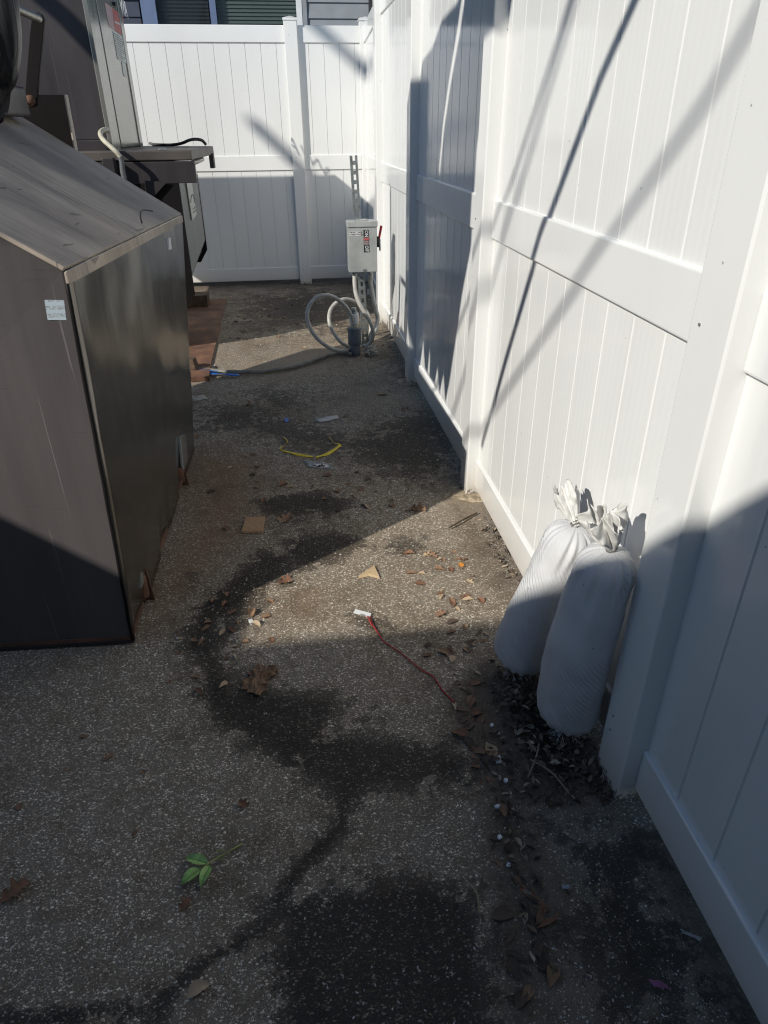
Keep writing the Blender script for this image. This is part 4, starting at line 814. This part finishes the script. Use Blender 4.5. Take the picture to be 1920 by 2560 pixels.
scatter(36, [(440, 960), (700, 1000), (840, 1030), (900, 1120), (640, 1130), (480, 1180), (430, 1100)], .022, .05, ('oval', 'oak', 'slim'), (0, 0, 1, 2), 'small brown leaf in the shade around the cardboard square', 'leaves round the cardboard')
scatter(30, [(470, 640), (860, 640), (860, 760), (700, 700), (520, 760)], .03, .06, ('oval', 'oak'), (0, 0, 1), 'dry leaf on the ground near the far fence and conduit loops', 'leaves near the far fence')
scatter(26, [(430, 1260), (640, 1270), (620, 1450), (440, 1500), (330, 1480)], .02, .04, ('oval', 'oak'), (0, 1, 0), 'small dry leaf on the asphalt near the container corner', 'leaves near the container corner')
scatter(8, [(10, 1500), (560, 1600), (500, 2180), (10, 2180)], .018, .035, ('oval', 'oak'), (0, 0), 'tiny brown leaf on the open asphalt in the foreground', 'tiny leaves in the foreground')
scatter(12, [(420, 820), (940, 840), (960, 900), (420, 950)], .025, .045, ('oval', 'oak'), (0, 0), 'brown leaf on the shaded asphalt below the ribbed conduit', 'leaves below the ribbed conduit')
# leaf litter heap (one mass)
def litter():
    m = MB(); rnd = random.Random(5)
    zones = [([(1060, 1430), (1170, 1440), (1230, 1580), (1330, 1650), (1310, 1720), (1130, 1640), (1060, 1520)], 520, .032), ([(1100, 1640), (1310, 1700), (1330, 1750), (1150, 1740)], 90, .03), ([(1040, 1560), (1100, 1600), (1190, 1950), (1150, 2100), (1080, 1800)], 130, .028), ([(1050, 1110), (1150, 1260), (1120, 1290), (1020, 1130)], 70, .03)]
    for poly, n, s0 in zones:
        xs = [p[0] for p in poly]; ys = [p[1] for p in poly]; c = 0
        while c < n:
            u, v = rnd.uniform(min(xs), max(xs)), rnd.uniform(min(ys), max(ys))
            if not inpoly(poly, np.array([u]), np.array([v]))[0]: continue
            c += 1; p = G(u, v)+Vector((0, 0, rnd.uniform(.002, .022 if n > 500 else .01))); s = s0*rnd.uniform(.3, 1.1); rz = rnd.uniform(0, 6.28); e = Matrix.Rotation(rz, 3, 'Z')@Matrix.Rotation(rnd.uniform(-.6, .6), 3, 'X')@Matrix.Rotation(rnd.uniform(-.5, .5), 3, 'Y'); w_ = rnd.uniform(.18, .5); cu = rnd.uniform(.05, .25)
            vs = [p+e@(Vector(q)*s) for q in ((-.5, 0, 0), (-.2, -w_*.5, cu), (.2, -w_*.45, cu), (.5, 0, .05), (.2, w_*.45, cu), (-.2, w_*.5, cu), (0, 0, 0))]
            vs = [Vector((q.x, q.y, max(q.z, .0015))) for q in vs]
            m.add(vs, [(0, 1, 6), (1, 2, 6), (2, 3, 6), (3, 4, 6), (4, 5, 6), (5, 0, 6)])
    mt = Mat('leaf_litter_brown', (.05, .035, .025), .8); g = mt.n.new('ShaderNodeNewGeometry')
    mt.col(mt.ramp(g.outputs['Random Per Island'], [(0, (.05, .037, .027)), (.5, (.12, .085, .06)), (.8, (.23, .165, .11)), (1, (.46, .38, .29))])); m.build('leaf_litter', mt.m, None, tagv=('dark mass of rotting leaves around the feet of the sandbags', 'leaf litter', None, 'stuff'))
    # twigs
    for i, (u, v, u2, v2, lab) in enumerate(((1145, 1640, 1230, 1715, 'thin straw stalk on the litter below the nearer sandbag'), (970, 1140, 1030, 1108, 'dark forked twig on the sunlit ground by the fence'), (1165, 1600, 1140, 1680, 'pale twig on the litter left of the fence post'), (1010, 1905, 1035, 1975, 'pale stick fragment on the dark stain'))):
        a, b = G(u, v, .012), G(u2, v2, .012); mid = (a+b)/2+Vector((.01, .006, .004)); MB().tube(spline([a, mid, b], 6), .0025 if i != 1 else .004, 6).build('twig', WOOD if i == 1 else plain('straw', (.3, .24, .15), .8), None, True, tagv=(lab, 'twig'))
litter()
# loose grit
def grit():
    m = MB(); rnd = random.Random(9)
    def zone(poly, n, s0):
        xs = [p[0] for p in poly]; ys = [p[1] for p in poly]; c = 0
        while c < n:
            u, v = rnd.uniform(min(xs), max(xs)), rnd.uniform(min(ys), max(ys))
            if not inpoly(poly, np.array([u]), np.array([v]))[0]: continue
            c += 1; p = G(u, v); s = s0*rnd.uniform(.4, 1.3); e = Matrix.Rotation(rnd.uniform(0, 6.28), 3, 'Z'); vs = [p+e@Vector((x*s*rnd.uniform(.7, 1.3), y*s*rnd.uniform(.5, 1), z*s)) for x, y, z in ((-1, -.6, 0), (1, -.7, 0), (.8, .7, 0), (-.7, .6, 0), (-.6, -.3, .7), (.6, -.4, .6), (.4, .4, .7), (-.4, .4, .6))]
            m.hexa(vs)
    zone([(0, 1450), (1050, 1450), (1080, 2212), (0, 2212)], 1400, .0026); zone([(1060, 1600), (1250, 1700), (1600, 2212), (1080, 2212)], 900, .0026); zone([(420, 1000), (1000, 1000), (1130, 1300), (1050, 1450), (300, 1450)], 1500, .0034); zone([(400, 640), (860, 640), (1000, 1000), (420, 1000)], 700, .0055)
    mt = Mat('loose_grit', (.4, .38, .34), .85); g = mt.n.new('ShaderNodeNewGeometry'); mt.col(mt.ramp(g.outputs['Random Per Island'], [(0, (.12, .10, .08)), (.5, (.32, .29, .25)), (1, (.68, .66, .62))])); m.build('grit', mt.m, None, tagv=('pale loose grit scattered over the asphalt', 'grit', None, 'stuff'))
grit()

# ------------------------------------------------------------------ litter one can name
def ribbon(pts, w_, mat, name, lab, cat, z=.004, twist=0, parent=None):
    P_ = spline(pts, 8); m = MB(); vs = []; n = len(P_)
    for i, p in enumerate(P_):
        t = (P_[min(i+1, n-1)]-P_[max(i-1, 0)]).normalized(); s = Vector((t.y, -t.x, 0))*(w_[min(len(w_)-1, int(i/n*len(w_)))] if isinstance(w_, (list, tuple)) else w_)/2
        lift = Vector((0, 0, .006*math.sin(i*.5+twist)*.6)); vs += [p+s+Vector((0, 0, z))+lift, p-s+Vector((0, 0, z+.002))-lift*.3+Vector((0, 0, .001))]
    vs = [Vector((v.x, v.y, max(v.z, .002))) for v in vs]
    m.add(vs, [(2*i, 2*i+1, 2*i+3, 2*i+2) for i in range(n-1)]); o = m.build(name, mat, parent, True, tagv=(lab, cat) if lab else None); s = o.modifiers.new('t', 'SOLIDIFY'); s.thickness = .0008; return o
ribbon([G(*p) for p in ((613, 946), (621, 957), (607, 970), (613, 976), (640, 983), (675, 989))], [.006, .006, .008, .016, .018], YELLOW, 'plastic_strap', 'frayed yellow plastic strap, left half of the shallow curve', 'plastic strap')
ribbon([G(*p) for p in ((682, 990), (705, 983), (728, 969), (734, 962), (722, 959), (711, 946))], [.02, .02, .018, .008, .005], YELLOW, 'plastic_strap', 'frayed yellow plastic strap, right half of the shallow curve', 'plastic strap')
def sheet(quad, mat, name, lab, cat, th=.001, crumple=.004, nn=10, seed=0, z0=.003):
    q = [Vector(p) for p in quad]; vs = []
    for j in range(nn+1):
        for i in range(nn+1):
            a, b = i/nn, j/nn; p = (q[0]*(1-a)+q[1]*a)*(1-b)+(q[3]*(1-a)+q[2]*a)*b; k = noise.noise(Vector((a*3.3+seed, b*3.3, seed)))+.6*abs(noise.noise(Vector((a*7+seed, b*7, 2))))
            vs.append(p+Vector((crumple*.7*noise.noise(Vector((a*5, b*5, seed+4))), crumple*.7*noise.noise(Vector((a*5, b*5, seed+9))), z0+abs(k)*crumple)))
    o = MB().add(vs, [(j*(nn+1)+i, j*(nn+1)+i+1, (j+1)*(nn+1)+i+1, (j+1)*(nn+1)+i) for j in range(nn) for i in range(nn)]).build(name, mat, None, crumple < .006, tagv=(lab, cat)); s = o.modifiers.new('t', 'SOLIDIFY'); s.thickness = th; return o
sheet([G(677, 906), G(690, 914), G(733, 905), G(728, 897)], plain('clear_film', (.30, .31, .33), .25), 'plastic_film', 'flat strip of clear plastic film lying above the yellow strap', 'plastic film')
MB().prism([G(522, 1153), G(567, 1153), G(573, 1121), G(531, 1123)], (0, 0, .002), (.0, 0.004, .012)).build('cardboard', CARD, None, bevel=.001, tagv=('small square of brown cardboard lying on the rusty asphalt', 'cardboard'))
MB().prism([G(775, 1251), G(797, 1246), G(820, 1252), G(809, 1228)], (0, 0, .003), (0, .012, .008)).build('card_scrap', plain('tan_card', (.52, .38, .22), .8, 0, .08, 40), None, tagv=('tan triangular scrap of card at the centre of the sunlit patch', 'card scrap'))
sheet([G(522, 1492), G(566, 1506), G(604, 1446), G(557, 1437)], PAPERB, 'paper_bag', 'crumpled brown paper bag lying flat on the dark stain', 'paper bag', .0015, .022, 22, 3.3)
sheet([G(678, 1004), G(690, 1012), G(712, 1010), G(700, 1003)], WHITE, 'paper_scrap', 'white paper scrap on the pale smear below the yellow strap', 'paper scrap', seed=2)
sheet([G(655, 995), G(665, 1010), G(735, 1016), G(700, 1000)], plain('grey_paste', (.36, .36, .35), .9, 0, .3, 80), 'paint_smear', 'grey-white paint smear below the yellow strap', 'paint smear', .0008, .001, 8, 5, .0035)
sheet([G(412, 858), G(418, 868), G(450, 862), G(440, 854)], plain('beige_film', (.4, .37, .3), .6), 'paper_scrap', 'beige paper scrap against the far corner of the container', 'paper scrap', seed=8)
sheet([G(536, 1340), G(542, 1353), G(552, 1349), G(545, 1338)], WHITE, 'paper_scrap', 'small white paper scrap beside a tan leaf near the container', 'paper scrap', seed=6)
sheet([G(1068, 1636), G(1072, 1652), G(1084, 1650), G(1080, 1634)], WHITE, 'paper_scrap', 'torn white scrap on the leaves left of the nearer sandbag', 'paper scrap', .001, .006, 8, 7)
sheet([G(1213, 1914), G(1215, 1922), G(1231, 1921), G(1229, 1913)], plain('grey_scrap', (.5, .5, .5), .7), 'paper_scrap', 'grey oblong paper scrap on the soil in the foreground', 'paper scrap', seed=11)
sheet([G(1400, 2118), G(1412, 2134), G(1450, 2140), G(1430, 2122)], plain('pink_plastic', (.35, .12, .22), .5), 'paper_scrap', 'pink scrap on the dark asphalt near the bottom of the fence', 'paper scrap', seed=12)
sheet([G(1468, 2008), G(1470, 2016), G(1512, 2034), G(1515, 2028)], plain('pale_strip', (.42, .40, .36), .7), 'paper_scrap', 'pale curled paper strip on the dark asphalt by the fence', 'paper scrap', seed=13)
sheet([G(991, 1217), G(990, 1224), G(1001, 1225), G(1002, 1219)], plain('orange_peel', (.62, .26, .03), .5), 'orange_peel', 'small bright orange peel in the sunlit leaves', 'orange peel', .002, .006, 8, 1)
sheet([G(613, 905), G(616, 914), G(624, 912), G(622, 903)], BLUE, 'plastic_bit', 'tiny blue plastic bit left of the clear film', 'plastic bit', seed=3)
for i, (u, v) in enumerate(((1098, 1872), (1075, 1588), (1092, 1690), (1073, 1745), (1078, 1812), (1062, 1570))):
    p = G(u, v); r = .006; a = random.random()*6
    lab = ['white flake at the top of the long curled leaf', 'white flake beside the leaves left of the nearer sandbag', 'white flake on the soil left of the nearest fence post', 'white flake on the soil strip just left of the straw stalks', 'white flake halfway down the soil strip', 'white flake at the upper end of the soil strip'][i]
    MB().prism([p+Vector((r*math.cos(a+k*1.25)*random.uniform(.6, 1.4), r*math.sin(a+k*1.25)*random.uniform(.6, 1.4), 0)) for k in range(5)], (0, 0, .004), (.001, 0, .009)).build('white_flake', WHITE, None, tagv=(lab, 'flake', 'white flakes on the soil'))
# red twine with its tag
tw = thing('red_twine', G(870, 1415), 'length of red twine with a white paper tag lying across the asphalt', 'twine')
main = spline([G(u, v, .005) for u, v in ((800, 1331), (806, 1350), (822, 1375), (832, 1388), (868, 1412), (905, 1443), (935, 1461), (955, 1490), (981, 1517))], 12)
for ph in (0, math.pi):
    MB().tube([p+Vector((.0016*math.cos(i*.9+ph), .0016*math.sin(i*.9+ph), .001*math.sin(i*.9+ph))) for i, p in enumerate(main)], .0014, 6).build('strand', REDT, tw, True)
MB().tube(spline([G(794, 1331, .006), G(799, 1342, .012), G(803, 1352, .006)], 6), .0024, 6).build('knot', REDT, tw, True)
q = [G(763, 1326), G(799, 1336), G(802, 1327), G(768, 1318)]; MB().prism(q, (0, 0, .004), (0, 0, .0052)).build('paper_tag', WHITE, tw)
o = text('print', 'FIRE', .012, BLACK, G(777, 1328, .0056), G(799, 1334)-G(768, 1325), Vector((0, 1, 0)), tw, .0003)
# blue plastic strips
for i, (pts, w_, lab) in enumerate((([(408, 801), (440, 806), (480, 809), (516, 811)], .03, 'longer blue plastic strip along the ribbed conduit'), ([(415, 796), (440, 800), (470, 803)], .018, 'shorter blue plastic strip tucked under the ribbed conduit'))):
    ribbon([G(*p, .03 if i else .02) for p in pts], w_, BLUE, 'plastic_strip', lab, 'plastic strip', z=.002, twist=i)
# green sprig
sg = thing('leafy_sprig', G(430, 1865), 'fresh green sprig with three leaves lying on the asphalt in the foreground', 'sprig')
def q6(u, v, z=.006): return onz(u/1.659, 1900+v/1.659, z)
MB().tube(spline([q6(838, 452, .012), q6(865, 430, .014), q6(900, 408, .010), q6(950, 380, .007), q6(1005, 347, .006)], 6), [.0024]*25, 6).build('stem', STEM, sg, True)
rnd = random.Random(3)
for k in range(14): 
    p = q6(880+rnd.uniform(-5, 60), 415-rnd.uniform(0, 38), .008); MB().tube([p, p+Vector((rnd.uniform(-.006, .006), rnd.uniform(-.006, .006), .005))], .0012, 5).build('bud', STEM, sg)
for bs, tp, wd in (((862, 432), (769, 410), .42), ((832, 455), (750, 523), .52), ((872, 440), (832, 531), .46)):
    A, B = q6(*bs, .012), q6(*tp, .006); L = (B-A).length; t = (B-A).normalized(); s = Vector((-t.y, t.x, 0)); vs = []; n = 22
    for i in range(n+1):
        a = i/n; w_ = wd*L*.5*max(.02, math.sin(math.pi*a**.8)**.85)*(1+.07*(i % 2))
        for j in range(7): f = (j-3)/3; vs.append(A+t*L*a+s*w_*f+Vector((0, 0, abs(f)*.005+.008*math.sin(a*3.1)-.0015*math.cos(f*9)*(1-abs(f)))))
    vs = [Vector((v.x, v.y, max(v.z, .002))) for v in vs]
    MB().add(vs, [(i*7+j, i*7+j+1, i*7+j+8, i*7+j+7) for i in range(n) for j in range(6)]).build('leaf', GREENL, sg, True)
    MB().tube([A+Vector((0, 0, .001)), A+t*L*.5+Vector((0, 0, .009)), B+Vector((0, 0, .001))], .0009, 5).build('leaf_vein', plain('pale_vein', (.22, .32, .10), .5), sg)
